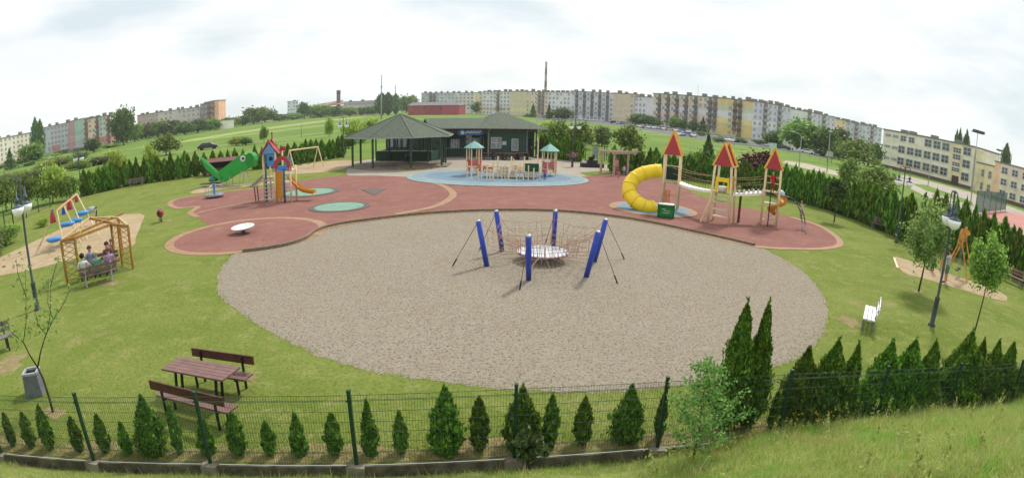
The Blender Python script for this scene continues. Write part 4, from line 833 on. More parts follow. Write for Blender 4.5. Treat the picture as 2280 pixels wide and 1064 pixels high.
# ---- green grasshopper
pg = g(523, 412); gh = thing('grasshopper_climber', 'big green grasshopper shaped climbing frame with a round eye', 'climbing frame', pg)
def G(x, y, dY=0.0): return pY(x, y, pg.y + dY) - pg
def plate(pts, y0, y1):
    mb = MB(); n = len(pts); vs = [Vector((q.x, y0, q.z)) for q in pts] + [Vector((q.x, y1, q.z)) for q in pts]
    mb.add(vs, [tuple(range(n)), tuple(range(2 * n - 1, n - 1, -1))] + [((i + 1) % n, i, n + i, n + (i + 1) % n) for i in range(n)]); return mb
plate([G(487, 384), G(533, 349), G(545, 342), G(553, 344), G(557, 352), G(555, 375), G(547, 379), G(520, 393), G(502, 405), G(489, 401)], -.35, .35).build('body', lgreen_p, gh)
plate([G(552, 346), G(556, 340), G(563, 340), G(569, 347), G(571, 356), G(567, 371), G(555, 372), G(550, 360)], -.42, .42).build('head', mat('deep grasshopper green', (40, 156, 60), k=.75, rough=.42), gh)
for y in (-.42, -.1): plate([G(450, 350), G(456, 354), G(497, 392), G(499, 399), G(488, 396), G(462, 374)], y - .05, y + .05).build('hind_leg', lgreen_p, gh)
q = G(544.5, 352.5)
for r_, yy, m_, nm in ((.29, -.36, white_m, 'eye'), (.12, -.41, black_m, 'pupil')):
    o_ = MB().lathe([(r_, -.03), (r_ * .9, .03)], (0, 0, 0), 16).build(nm, m_, gh); o_.matrix_local = Matrix.Translation((q.x + (.04 if nm == 'pupil' else 0), yy, q.z)) @ Matrix.Rotation(R(90), 4, 'X')
mb = MB(); qb = G(476, 399); mb.lathe([(0, .42), (.3, .36), (.48, .16), (.5, 0), (.42, -.1)], (qb.x, 0, qb.z - .1), 16); mb.build('tail_dome', teal_p, gh, True)
for (xa_, ya_), (xb_, yb_) in (((544, 374), (553, 408)), ((541, 374), (536, 410)), ((516, 386), (512, 412)), ((500, 398), (500, 414))):
    a_, b_ = G(xa_, ya_), G(xb_, yb_); b_.z = 0
    for yy in (-.3, .3): MB().tube([(a_.x, yy, a_.z), (b_.x, yy * 1.6, 0)], .03, 6).build('leg', steel_m, gh)
MB().bb(G(450, 407).x, G(492, 407).x, -.5, .5, .25, .32).build('bench_board', dwood_m, gh)
# ---- dark play hut behind the grasshopper
p = g(455, 397); hut = thing('play_hut', 'dark open timber hut with reddish roof behind the grasshopper', 'hut', p + Vector((.9, 2.2, 0)), R(10))
for x, y in ((-1.6, -.8), (1.6, -.8), (-1.6, .8), (1.6, .8)): MB().bb(x - .06, x + .06, y - .06, y + .06, 0, 1.5).build('post', dwood_m, hut)
MB().bb(-1.55, 1.55, .72, .78, .15, 1.45).build('back_wall', mat('near black boards', (58, 46, 44)), hut); MB().slab([(-1.8, -1, 1.48), (1.8, -1, 1.48), (1.8, 1, 1.75), (-1.8, 1, 1.75)], .06).build('roof', mat('weathered red roof', (128, 84, 78)), hut); MB().bb(-1.4, 1.4, .2, .6, .4, .46).build('seat', dwood_m, hut)
MB().bb(-1.5, 1.5, -.85, -.8, .3, .8).build('front_board', mat('mottled boards', (92, 84, 86), vs=9, var=.5), hut)

# ---- carousel, spinning dish, ladybird rider, swings
p = g(478, 440); ca_ = thing('roundabout', 'small silver roundabout with grab rails and blue centre post', 'roundabout', p); r_ = 22 * hor(p) / FPX
MB().lathe([(.0, .12), (r_, .12), (r_, .24), (r_ * .95, .27), (0, .27)], (0, 0, 0), 24).build('platform', grey_mt, ca_); MB().lathe([(.1, 0), (.09, 1.0), (.16, 1.02), (.16, 1.06), (0, 1.08)], (0, 0, 0), 10).build('centre_post', blue_p, ca_)
for k in range(6):
    a = k * math.pi / 3 + .3; c_, s_ = math.cos(a), math.sin(a); MB().tube([(c_ * r_ * .9, s_ * r_ * .9, .26), (c_ * r_ * .88, s_ * r_ * .88, .85), (c_ * r_ * .3, s_ * r_ * .3, .95), (0, 0, 1.0)], .022, 6).build('grab_rail', steel_m, ca_)
p = g(542, 520); di = thing('spinning_dish', 'white tilted spinning dish on the nearest red rubber circle', 'spinner', p); r_ = 27 * hor(p) / FPX
o_ = MB().lathe([(.0, .02), (r_ * .6, .05), (r_, .17), (r_ * 1.02, .2), (r_ * .97, .2), (r_ * .55, .1), (0, .08)], (0, 0, 0), 28).build('dish', mat('white dish', (222, 226, 226), k=.85, rough=.35), di, True); o_.location = (0, 0, .17); o_.rotation_euler = (R(5), R(-2), 0)
MB().lathe([(.12, 0), (.08, .22), (0, .24)], (0, 0, 0), 12).build('stem', dsteel_m, di)
p = g(358, 495); lb = thing('spring_rider', 'red ladybird spring rider on the left lawn', 'spring rider', p, R(20)); mb = MB()
mb.tube([(.11 * math.cos(a), .11 * math.sin(a), .02 + .33 * a / 25) for a in np.linspace(0, 25, 60)], .022, 5); mb.build('spring', dsteel_m, lb)
mb = MB(); mb.lathe([(0, 0), (.2, .05), (.3, .2), (.24, .4), (.1, .5), (0, .52)], (0, .05, .32), 14, 0, .85, 1.15); mb.build('body', mat('ladybird red', (186, 60, 74), k=.75, rough=.4), lb, True)
MB().lathe([(0, 0), (.12, .04), (.15, .16), (.08, .28), (0, .3)], (0, -.3, .5), 12).build('head', mat('dull dark red', (96, 46, 52), k=.75), lb, True); MB().tube([(-.24, -.18, .74), (.24, -.18, .74)], .02, 6).build('handle', steel_m, lb)
[MB().lathe([(0, .0), (.055, .01), (.05, .03), (0, .035)], (x, y, z), 8).build('spot', black_m, lb) for x, y, z in ((.1, -.02, .8), (-.12, .06, .8), (.02, .2, .77), (.2, .1, .68), (-.2, .2, .64))]
def swing_frame(name, label, a, b, h, m, seats=2):
    a, b = Vector(a), Vector(b); t = thing(name, label, 'swing', (a + b) / 2); o = t.location.copy(); d = (b - a).normalized(); nn = Vector((-d.y, d.x, 0))
    MB().tube([a - o + Vector((0, 0, h)), b - o + Vector((0, 0, h))], .07, 8).build('beam', m, t)
    for q in (a, b):
        for s in (-1, 1): MB().tube([q - o + nn * (s * .8), q - o + Vector((0, 0, h + .08))], .06, 8).build('leg', m, t)
    for k in range(seats):
        q = a.lerp(b, (k + 1) / (seats + 1)) - o; MB().box(q + Vector((0, 0, .5)), (.45, .2, .05), math.atan2(d.y, d.x)).build('seat', black_m, t)
        mb = MB(); [mb.tube([q + d * s + Vector((0, 0, .5)), q + d * s + Vector((0, 0, h))], .01, 4) for s in (-.2, .2)]; mb.build('chain', dsteel_m, t)
    return t
swing_frame('swing_set', 'pale timber swing set on the sand before the hedge', g(646, 382), g(709, 372), 2.1, wood_m)
# ---- sail climber in the left sand
ps = g(150, 540); sa = thing('sail_climber', 'timber climbing frame with blue slung pads and red cone bells', 'climbing frame', ps)
def SP(x, y, dY=0.0): return pY(x, y, ps.y + dY) - ps
MB().tube([SP(127, 469, -1.6), SP(142, 456, -.6), SP(157, 444, .7), SP(170, 433, 1.9)], .06, 8).build('ridge_beam', mat('peach timber', (226, 176, 140), k=.74), sa)
for (xa_, ya_, da), (xb_, yb_, db) in (((126, 468, -1.6), (140, 537, -1.9)), ((141, 456, -.6), (163, 505, -.4)), ((158, 445, .7), (175, 487, .6)), ((171, 433, 1.9), (199, 486, 1.6)), ((120, 480, -1.8), (108, 505, -1.2))):
    a_, b_ = SP(xa_, ya_, da), SP(xb_, yb_, db); d = (b_ - a_); f = a_.z / max(.2, (a_.z - b_.z)); e_ = a_ + d * f; e_.z = 0
    MB().tube([a_, e_], .05, 8).build('post', wood_m, sa)
for x, y, dY, w_ in ((120, 532, -1.8, .6), (149, 498, -.4, .62), (169, 490, .5, .54), (182, 474, 1.3, .56)):
    q = SP(x, y, dY); MB().lathe([(0, -.2), (w_ * .7, -.15), (w_, -.02), (w_ * .95, .06), (0, .1)], q, 14, 0, 1.0, .75).build('pad', blue_p, sa, True)
for x, y, dY, m_ in ((117, 483, -1.8, red_m), (141, 470, -.6, navy_m), (154, 455, .5, red_m), (170, 443, 1.7, red_m)):
    q = SP(x, y, dY); k = 1.0 if m_ is red_m and x < 160 else .62; MB().lathe([(.2 * k, -.34 * k), (.22 * k, -.3 * k), (.13 * k, .2 * k), (.1 * k, .3 * k), (0, .32 * k)], q, 12).build('bell', m_, sa, True)
MB().lathe([(.1, 0), (.1, .12), (0, .16)], SP(117, 470, -1.8), 10).build('bell_cap', grey_mt, sa)
p = g(214, 500); sb = thing('telescope_post', 'grey drum on a dark bent post beside the blue pads', 'play post', p)
MB().tube([(0, 0, 0), (.1, 0, .6), tuple(pY(215, 468, p.y) - p)], .05, 7).build('post', dsteel_m, sb); q = pY(203, 468, p.y) - p; MB().lathe([(.0, -.22), (.26, -.2), (.3, 0), (.26, .2), (0, .22)], q, 12).build('drum', mat('light grey drum', (186, 190, 190), k=.75), sb, True); MB().tube([q, tuple(pY(216, 462, p.y) - p)], .04, 6).build('arm', dsteel_m, sb)

# ---- toddler play ring on the blue rubber
pr = Vector((BLUE.x, BLUE.y, .04)); 
def turret(label, cx_, by, ey, ay, wpx, floor_y, m_pan):
    p = g(cx_, by); p.z = .04; t = thing('play_turret', label, 'play house', p); k = hor(p) / FPX; r_ = wpx * k / 2; ze_, za_ = zat(p, cx_, ey), zat(p, cx_, ay); zf = zat(p, cx_, floor_y)
    for i in range(6):
        a = i * math.pi / 3 + .25; MB().tube([(math.cos(a) * r_ * .78, math.sin(a) * r_ * .78, 0), (math.cos(a) * r_ * .78, math.sin(a) * r_ * .78, ze_)], .05, 7).build('post', wood_m, t)
    MB().lathe([(r_ * 1.08, ze_ - .05), (r_ * 1.1, ze_), (r_ * .5, (ze_ + za_) / 2 + .06), (.05, za_), (0, za_ + .02)], (0, 0, 0), 6, .25).build('roof', mintroof_m, t); MB().lathe([(.04, 0), (.05, .1), (0, .16)], (0, 0, za_), 8).build('finial', mintroof_m, t)
    MB().lathe([(r_ * .8, zf - .05), (r_ * .8, zf)], (0, 0, 0), 6, .25).build('floor', mat('deck boards', (190, 172, 140), vs=4), t)
    for i in range(6):
        if i == 1: continue
        a, b = i * math.pi / 3 + .25, (i + 1) * math.pi / 3 + .25; A_, B_ = Vector((math.cos(a), math.sin(a), 0)) * r_ * .8, Vector((math.cos(b), math.sin(b), 0)) * r_ * .8; mm = (A_ + B_) / 2
        mb = MB(); d = (B_ - A_); mb.box((mm.x, mm.y, zf + .34), (d.length * .8, .03, .56), math.atan2(d.y, d.x)); mb.build('panel', m_pan if i != 4 else pink_p, t)
        mb = MB(); mb.box((mm.x * .99, mm.y * .99, zf - .2), (d.length * .5, .03, .3), math.atan2(d.y, d.x)); mb.build('skirt_board', pink_p if i % 2 else wood_m, t)
    return t
turret('left mint roofed play turret with red panels on the blue rubber', 1055, 390, 330, 316, 42, 372, mat('tomato panel', (208, 84, 78), k=.75, rough=.5))
turret('right mint roofed play turret with pink panels on the blue rubber', 1222, 393, 337, 322, 42, 377, pink_p)
pw = g(1130, 398); pw.z = .04; walk = thing('play_walkway', 'low timber walkway linking the two mint roofed turrets', 'play walkway', pw); k = hor(pw) / FPX
def wx(x): return (x - 1130) * k
for x, yb, yt in ((1040, 396, 362), (1072, 400, 366), (1084, 402, 373), (1098, 404, 361), (1108, 398, 350), (1132, 404, 372), (1138, 396, 350), (1143, 396, 356), (1165, 404, 358), (1167, 396, 350), (1196, 396, 309), (1201, 402, 372), (1180, 398, 364)):
    q = g(x, yb) - pw; MB().tube([(q.x, q.y, 0), (q.x, q.y, zat(g(x, yb), x, yt))], .055, 7).build('post', wood_m, walk)
for (x0, x1, y_, dz0) in ((1072, 1098, 0, 1.0), (1098, 1132, -.15, .95), (1132, 1165, -.15, .95), (1040, 1108, 1.2, .8), (1108, 1138, 1.3, .8), (1138, 1167, 1.3, .8)):
    MB().bb(wx(x0), wx(x1), y_ - .04, y_ + .04, dz0 - .06, dz0 + .04).build('rail', wood_m, walk)
for (x0, x1) in ((1076, 1100), (1104, 1132), (1136, 1166), (1168, 1200)):
    MB().bb(wx(x0), wx(x1), -.1, 1.1, .42, .5).build('deck', mat('pale deck', (216, 204, 184), vs=4), walk); MB().bb(wx(x0) + .05, wx(x1) - .05, -.14, -.1, .5, .72).build('side_board', mat('cream board', (226, 212, 188), vs=3), walk)
for (x0, x1, m_) in ((1074, 1086, pink_p), (1140, 1152, pink_p), (1056, 1070, mat('tomato panel', (208, 84, 78)))): MB().bb(wx(x0), wx(x1), 1.22, 1.26, .62, .95).build('panel', m_, walk)
for (x0, x1, y_, z0_, z1_, m_) in ((1062, 1072, -.1, .5, .95, pink_p), (1086, 1098, 1.25, .55, .9, mat('tomato panel', (208, 84, 78))), (1112, 1130, 1.26, .6, .88, mat('greyed panel', (170, 172, 176))), (1153, 1166, 1.25, .6, .9, wood_m), (1100, 1131, -.16, .1, .38, mat('cream board', (226, 212, 188))), (1134, 1150, -.16, .1, .36, mat('cream board', (226, 212, 188))), (1074, 1082, .5, .5, 1.0, pink_p)):
    MB().bb(wx(x0), wx(x1), y_ - .02, y_ + .02, z0_, z1_).build('panel', m_, walk)
for x, yb, yt in ((1050, 401, 374), (1064, 403, 376), (1091, 404, 378), (1117, 403, 370), (1124, 399, 366), (1150, 404, 372), (1157, 399, 362), (1176, 403, 370), (1188, 403, 376)):
    q = g(x, yb) - pw; MB().tube([(q.x, q.y, 0), (q.x, q.y, zat(g(x, yb), x, yt))], .05, 7).build('post', wood_m, walk)
MB().bb(wx(1168), wx(1199), -.2, -.14, .62, 1.28).build('chalk_board', dgreen_p, walk); MB().bb(wx(1170), wx(1197), -.18, -.14, .1, .5).build('lattice_board', mat('pale lattice', (206, 212, 206), vs=14, var=.3), walk)

# ------------------------------------------------------------------ furniture of the park
lamp_m = mat('lamp post green grey', (70, 84, 88), k=.78, rough=.45, var=.12); globe_m = mat('milk glass', (246, 248, 248), k=1.0, rough=.25, var=.03, spec=.5)
def make_lamp(label, p, rz, h=4.95):
    t = thing('park_lamp', label, 'park lamp', p, rz, 'twin globe park lamps')
    MB().lathe([(.16, 0), (.16, .06), (.1, .1), (.1, 1.0), (.12, 1.05), (.055, 1.12), (.045, h * .72), (.04, h), (0, h + .05)], (0, 0, 0), 12).build('pole', lamp_m, t, True)
    mb = MB(); mb.tube([(-.42, 0, h - .28), (-.36, 0, h - .06), (-.2, 0, h), (0, 0, h - .12), (.2, 0, h), (.36, 0, h - .06), (.42, 0, h - .28)], .025, 7); mb.build('bracket', lamp_m, t); MB().tube([(-.42, 0, h - .75), (.42, 0, h - .75)], .016, 6).build('crossbar', lamp_m, t)
    for s in (-1, 1):
        lt = MB().lathe([(.02, .62), (.03, .3), (.09, .28), (.1, .16), (.05, .14), (.05, .06), (.22, .0), (.26, -.05)], (s * .42, 0, h - .92), 12).build('lantern', mat('lantern blue grey', (88, 100, 116), k=.78, rough=.4), t, True)
        MB().lathe([(.26, 0), (.25, -.12), (.2, -.24), (.1, -.33), (0, -.35)], (s * .42, 0, h - .97), 16).build('globe', globe_m, lt, True)
    return t
lp = g(2074, 725); lamp0 = make_lamp('park lamp with two white globes between the white bench and the bright maple', lp, R(67))
for (x, y), rz, lab in (((84, 690), R(111), 'park lamp with two white globes beside the honey timber pergola'), ((1995, 540), R(-10), 'park lamp with two globes at the end of the right hedge'), ((1278, 360), R(5), 'park lamp with two globes between pavilion and far pergola'), ((181, 436), R(20), 'park lamp with two globes standing in the left hedge'), ((765, 352), 0, 'park lamp with two globes left of the gazebo')):
    dup(lamp0, g(x, y), rz, None, lab)
def plank_bench(name, label, p, rz, m_slat, m_leg, L=1.9, back=True, group=None, nseat=3, light=None):
    t = thing(name, label, 'bench', p, rz, group)
    for i in range(nseat): MB().bb(-L / 2, L / 2, -.2 + i * .15, -.2 + i * .15 + .125, .43, .47).build('seat_slat', m_slat, t)
    for s in (-1, 1):
        mb = MB(); x = s * (L / 2 - .25); mb.bar((x, -.17, 0), (x, -.17, .43), .06); mb.bar((x, .2, 0), (x, .2, .43), .06); mb.bar((x, -.2, .40), (x, .24, .40), .06)
        if back: mb.bar((x, .2, .4), (x, .32, .88), .05)
        mb.build('leg', m_leg, t)
    if back:
        for z0 in ((.56, .74) if nseat > 2 else (.66,)):
            MB().bar((-L / 2, .24 + (z0 - .5) * .28, z0 + .06), (L / 2, .24 + (z0 - .5) * .28, z0 + .06), .035, .13).build('back_slat', m_slat, t)
    return t
# picnic table with two backed benches
ta, tb_ = g(361, 822, .72), g(500, 848, .72); tc_ = g(530, 815, .72); td_ = g(397, 793, .72)
cen = (ta + tb_ + tc_ + td_) / 4; dx = ((tb_ - ta) + (tc_ - td_)) / 2; rz = math.atan2(dx.y, dx.x); Lt = dx.length; Wt = ((td_ - ta).length + (tc_ - tb_).length) / 2 * .96
pt = thing('picnic_table', 'brown plank picnic table on the front lawn', 'table', (cen.x, cen.y, 0), rz)
for i in range(5): w_ = Wt / 5; MB().bb(-Lt / 2, Lt / 2, -Wt / 2 + i * w_ + .006, -Wt / 2 + (i + 1) * w_ - .006, .68, .72).build('plank', pwood_m, pt)
for s in (-1, 1):
    x = s * (Lt / 2 - .32); MB().bb(x - .03, x + .03, -Wt / 2 + .08, Wt / 2 - .08, .63, .68).build('batten', dsteel_m, pt)
    for y in (-.2, .02): MB().bar((x, y - .12 * (1 if y > 0 else 1), 0), (x, y, .65), .05).build('leg', black_m, pt)
def picnic_bench(label, a, b, flip):
    a, b = Vector(a), Vector(b); c = (a + b) / 2; d = b - a; L = d.length; t = thing('picnic_bench', label, 'bench', (c.x, c.y, 0), math.atan2(d.y, d.x) + (math.pi if flip else 0))
    # back at local +y, seat towards local -y
    MB().bb(-L / 2, L / 2, 0, .04, .62, .82).build('back_plank', dwood_m, t)
    for i in range(2): MB().bb(-L / 2 + .02, L / 2 - .02, -.42 + i * .19, -.42 + i * .19 + .175, .4, .44).build('seat_plank', pwood_m, t)
    for s in (-1, 1):
        x = s * (L / 2 - .3); mb = MB(); mb.bar((x, -.02, 0), (x, -.02, .8), .045); mb.bar((x, -.34, 0), (x, -.34, .4), .045); mb.bar((x, -.42, .38), (x, 0, .38), .045); mb.build('leg', black_m, t)
    return t
picnic_bench('brown backed bench on the pit side of the picnic table', g(425, 775, .82), g(562, 794, .82), False)
picnic_bench('brown backed bench on the fence side of the picnic table', g(333, 845, .82), g(497, 884, .82), True)
# white bench, dark benches
wb = g(1928, 742); b0 = plank_bench('park_bench', 'white slatted bench seen end on beside the gravel pit', wb + Vector((.5, .72, 0)), R(-125), mat('white slat', (232, 234, 240), k=.95, rough=.5), grey_mt, 1.75, True, None, 3)
plank_bench('park_bench', 'dark bench below the tall right hedge', (g(1940, 510) + g(1982, 520)) / 2, R(-62), mat('dark slat', (124, 108, 98), k=.8), grey_mt, 1.9, True, None, 3)
plank_bench('park_bench', 'dark bench at the right picture edge before the hedge', (g(2236, 628) + g(2268, 636)) / 2, R(-80), mat('brown slat', (140, 112, 104), k=.85), grey_mt, 1.9, True, None, 3)
plank_bench('park_bench', 'lone dark bench on the grass before the long left hedge', (g(290, 418) + g(318, 413)) / 2, R(35), mat('dark slat', (92, 78, 70)), grey_mt, 1.9, True, None, 3)
plank_bench('park_bench', 'grey bench cut off by the left picture edge', g(-16, 792), R(60), mat('grey slat', (140, 136, 130), k=.72), dsteel_m, 1.8, True, None, 3)
# litter bins
p = g(82, 876); bn = thing('litter_bin', 'grey square sheet metal litter bin behind the forked sapling', 'bin', p, R(28)); hb = zat(p, 66, 826) * .94
mb = MB(); a_, b_ = .22, .27
for s0, s1 in (((-1, -1), (1, -1)), ((1, -1), (1, 1)), ((1, 1), (-1, 1)), ((-1, 1), (-1, -1))):
    A_, B_ = Vector((s0[0] * b_, s0[1] * b_, 0)), Vector((s1[0] * b_, s1[1] * b_, 0)); C_, D_ = Vector((s1[0] * a_, s1[1] * a_, hb)), Vector((s0[0] * a_, s0[1] * a_, hb)); mb.slab([A_, B_, C_, D_], .02)
mb.bb(-.24, .24, -.24, .24, .04, .06); mb.build('body', mat('dull bin sheet', (122, 128, 136), k=.7, rough=.5, var=.15), bn); mb = MB(); [mb.bar((s0[0] * .21, s0[1] * .21, hb + .02), (s1[0] * .21, s1[1] * .21, hb + .02), .06) for s0, s1 in (((-1, -1), (1, -1)), ((1, -1), (1, 1)), ((1, 1), (-1, 1)), ((-1, 1), (-1, -1)))]; mb.build('rim', mat('pale rim', (180, 184, 190), k=.75, rough=.4), bn)
MB().bb(-.16, .16, -.16, .16, .1, hb - .1).build('liner', black_m, bn)
p = g(1250, 356); b2 = thing('litter_bin', 'small grey bin before the hedge right of the pavilion', 'bin', p); MB().lathe([(.3, 0), (.34, .8), (.3, .8), (.27, .1), (0, .1)], (0, 0, 0), 12).build('body', grey_mt, b2); MB().lathe([(.3, .82), (.32, .9), (0, 1.0)], (0, 0, 0), 12).build('lid', mat('pale lid', (190, 196, 196)), b2)
# left pergola over the seated people
PH = 1.9; pp = g(225, 600); pg_ = thing('pergola', 'honey timber pergola with lattice sides over the bench with people', 'pergola', pp)
c4 = [g(136, 537, PH), g(200, 486, PH), g(264, 486, PH), g(285, 504, PH)]; ph = [Vector((q.x, q.y, 0)) - pp for q in c4]
inner = [g(166, 531, PH), g(247, 500, PH), g(262, 500, PH)]; pin = [Vector((q.x, q.y, 0)) - pp for q in inner]
up = Vector((0, 0, PH)); light_m = mat('pale beam', (220, 190, 140), k=.74)
for q in (ph[0], pin[0], pin[1], pin[2], ph[3], ph[2]): MB().bar(q, q + up, .09).build('post', honey_m, pg_)
for a_, b_, m_ in ((ph[0], ph[1], light_m), (ph[1], ph[2], light_m), (ph[2], ph[3], light_m), (pin[0], pin[1], honey_m), (pin[1], ph[3], honey_m), (ph[0], pin[1] + (ph[1] - ph[0]) * .55, honey_m), (pin[0], ph[0], honey_m), (ph[1], pin[2], honey_m)): MB().bar(a_ + up, b_ + up, .09, .12).build('beam', m_, pg_)
for a_, b_ in ((ph[0], pin[0]), (pin[2], ph[3]), (pin[1], ph[2])):
    mb = MB(); n_ = 5
    for k in range(8):
        z0 = .25 + k * .24; mb.bar(a_ + Vector((0, 0, z0)), b_ + Vector((0, 0, min(PH - .05, z0 + .3))), .022); mb.bar(b_ + Vector((0, 0, z0)), a_ + Vector((0, 0, min(PH - .05, z0 + .3))), .022)
    mb.bar(a_ + Vector((0, 0, .2)), b_ + Vector((0, 0, .2)), .04); mb.build('lattice', honey_m, pg_)
V, F = leaves([Vector((pin[0].x + rr.gauss(-.02, .13), pin[0].y + rr.gauss(.15, .16), abs(rr.gauss(.3, .75)))) for _ in range(300)], .06)
cl = thing('climbing_plant', 'leafy climber on the left side of the pergola', 'plant', pp); put('foliage', npmesh('foliage', V, F, fresh_m), cl)
BA, BB_ = g(190, 643), g(257, 626); bd = (BB_ - BA); brz = math.atan2(bd.y, bd.x); bc = (BA + BB_) / 2
near_b = plank_bench('park_bench', 'dark slatted bench with pale end posts under the pergola', bc + Vector((-math.sin(brz), math.cos(brz), 0)) * .3, brz + math.pi, mat('dark slat', (92, 78, 70)), mat('pale end post', (196, 192, 188), k=.78), bd.length + .3, True, None, 3)
fb = bc + Vector((-math.sin(brz), math.cos(brz), 0)) * 2.0 + Vector((.35, .2, 0))
plank_bench('park_bench', 'second dark bench under the pergola facing the first', fb, brz, mat('dark slat', (92, 78, 70)), grey_mt, 1.8, True, None, 3)
# far pergola
q0, q1 = g(1366, 392), g(1426, 388); d = q1 - q0; fp = thing('pergola', 'weathered timber pergola with cross beams left of the tube slide', 'pergola', (q0 + q1) / 2, math.atan2(d.y, d.x)); L_ = d.length; hp = zat(q0, 1364, 338)
for x in (-L_ / 2, 0, L_ / 2):
    for y in (0, 1.5): MB().bb(x - .08, x + .08, y - .08, y + .08, 0, hp).build('post', mat('greyed timber', (206, 180, 158), k=.7, vs=6), fp)
for y in (0, 1.5): MB().bb(-L_ / 2 - .3, L_ / 2 + .3, y - .06, y + .06, hp - .25, hp - .1).build('beam', mat('greyed timber', (206, 180, 158)), fp)
for x in np.linspace(-L_ / 2, L_ / 2, 7): MB().bb(x - .05, x + .05, -.35, 1.85, hp - .1, hp + .02).build('rafter', mat('greyed timber', (206, 180, 158)), fp)
MB().bb(.1, L_ / 2 - .1, 1.42, 1.46, .2, hp - .5).build('back_board', mat('grey brown boards', (88, 80, 74)), fp); MB().bb(.2, L_ / 2 - .2, .9, 1.3, .42, .47).build('seat', mat('greyed timber', (206, 180, 158)), fp)
# monument with dark stepped base and grey panel, posts, gate
p = g(1318, 373); mo = thing('stone_planter', 'dark stepped stone planter with a black cannon shaped top', 'planter', p, R(8)); MB().bb(-1.15, 1.15, -.5, .5, 0, .42).build('base', mat('dark stone', (58, 58, 60), vs=8, var=.3), mo); MB().bb(-.5, .5, -.35, .35, .42, .75).build('step', mat('dark stone', (58, 58, 60)), mo); MB().tube([(-.35, 0, .85), (.1, 0, 1.0), (.15, 0, 1.35)], [.22, .2, .08], 10).build('ornament', black_m, mo, True)
p = g(1325, 362); ib = thing('info_board', 'grey information board standing behind the stone planter', 'sign', p); hbb = zat(p, 1325, 328); MB().bb(-.3, .3, -.03, .03, .5, hbb).build('panel', mat('grey board', (150, 156, 164), k=.72), ib); [MB().bb(x - .03, x + .03, -.03, .03, 0, .5).build('leg', dsteel_m, ib) for x in (-.25, .25)]
p = g(1274, 373); fo = thing('flower_post', 'post with a bowl of pink and dark flowers by the paving', 'planter', p); MB().lathe([(.12, 0), (.1, .85), (0, .86)], (0, 0, 0), 8).build('post', dwood_m, fo); MB().lathe([(.2, 0), (.42, .2), (.4, .22), (0, .2)], (0, 0, .84), 12).build('bowl', dsteel_m, fo)
V, F = leaves([(rr.gauss(0, .22), rr.gauss(0, .22), 1.15 + abs(rr.gauss(0, .12))) for _ in range(160)], .12); put('foliage', npmesh('foliage', V, F, leafmat('bowl flowers', (84, 52, 62), (150, 96, 108), (220, 170, 180), .2, .8)), fo)
gt = thing('wire_gate', 'tall open wire gate frame beside the far pergola', 'gate', g(1330, 358)); o_ = gt.location.copy()
for x in (1303, 1345): q = g(x, 360) - o_; MB().bb(q.x - .04, q.x + .04, q.y - .04, q.y + .04, 0, 2.3).build('post', dsteel_m, gt)
mb = MB(); qa, qb = g(1303, 359) - o_, g(1345, 361) - o_
for z in np.arange(.1, 2.3, .36): mb.bar(qa + Vector((0, 0, z)), qb + Vector((0, 0, z)), .02)
for f in np.linspace(0, 1, 12): q = qa.lerp(qb, f); mb.bar(q, q + Vector((0, 0, 2.25)), .014)
mb.build('wire_panel', wire_m, gt)
# giraffe swing in the right sand
pa, pb = g(2101, 628), g(2150, 612); gz = thing('giraffe_swing', 'orange swing frame with giraffe head boards in the right sand', 'swing', (pa + pb) / 2); o_ = gz.location.copy(); gzh = 2.2
or_m = mat('giraffe orange', (226, 160, 84), k=.8, rough=.5, vs=5, var=.3)
tA = pY(2128, 545, (pa.y + pb.y) / 2) - o_; 
dd = Vector((1.5, 1.3, 0)) * .55
for off_ in (Vector((0, 0, 0)), Vector((1.35, 1.1, 0))):
    for s in (-1, 1): MB().tube([Vector((-.35 + s * .6, -.3 - s * .5, 0)) + off_, Vector((-.35, -.3, gzh)) + off_], .04, 8).build('leg', or_m, gz)
    mb = MB(); c_ = Vector((-.35, -.3, gzh)) + off_; mb.prism([(-.16, -.05), (.16, -.05), (.16, .05), (-.16, .05)], 0, .01); mb.v = []; mb.f = []; mb.mi = []
    mb.slab([c_ + Vector(q) for q in ((-.22, 0, -.35), (.12, 0, -.35), (.16, 0, .02), (.36, 0, .04), (.38, 0, .2), (.1, 0, .34), (.06, 0, .5), (.0, 0, .36), (-.06, 0, .5), (-.14, 0, .3))], .06); mb.build('giraffe_board', or_m, gz)
    [MB().lathe([(.04, -.005), (.04, .005)], c_ + Vector((x, -.065, z)), 8).build('marking', mat('brown patch', (120, 66, 40)), gz) for x, z in ((-.05, -.2), (.05, -.05))]
MB().tube([(-.35, -.3, gzh), (1.0, .8, gzh)], .05, 8).build('beam', or_m, gz)
for f in (.3, .72):
    q = Vector((-.35, -.3, 0)).lerp(Vector((1.0, .8, 0)), f); MB().box(q + Vector((0, 0, .45)), (.42, .2, .05), R(40)).build('seat', black_m, gz); mb = MB(); [mb.tube([q + Vector((sx * .15, sx * .13, .45)), q + Vector((sx * .15, sx * .13, gzh))], .01, 4) for sx in (-1, 1)]; mb.build('chain', steel_m, gz)
p = g(2070, 618); st = thing('sand_edging', 'pale timber edging along the left end of the right sand', 'edging', g(1995, 590)); o_ = st.location.copy(); MB().bar(g(1990, 577) - o_ + Vector((0, 0, .05)), g(1998, 600) - o_ + Vector((0, 0, .05)), .12, .1).build('board', wood_m, st)

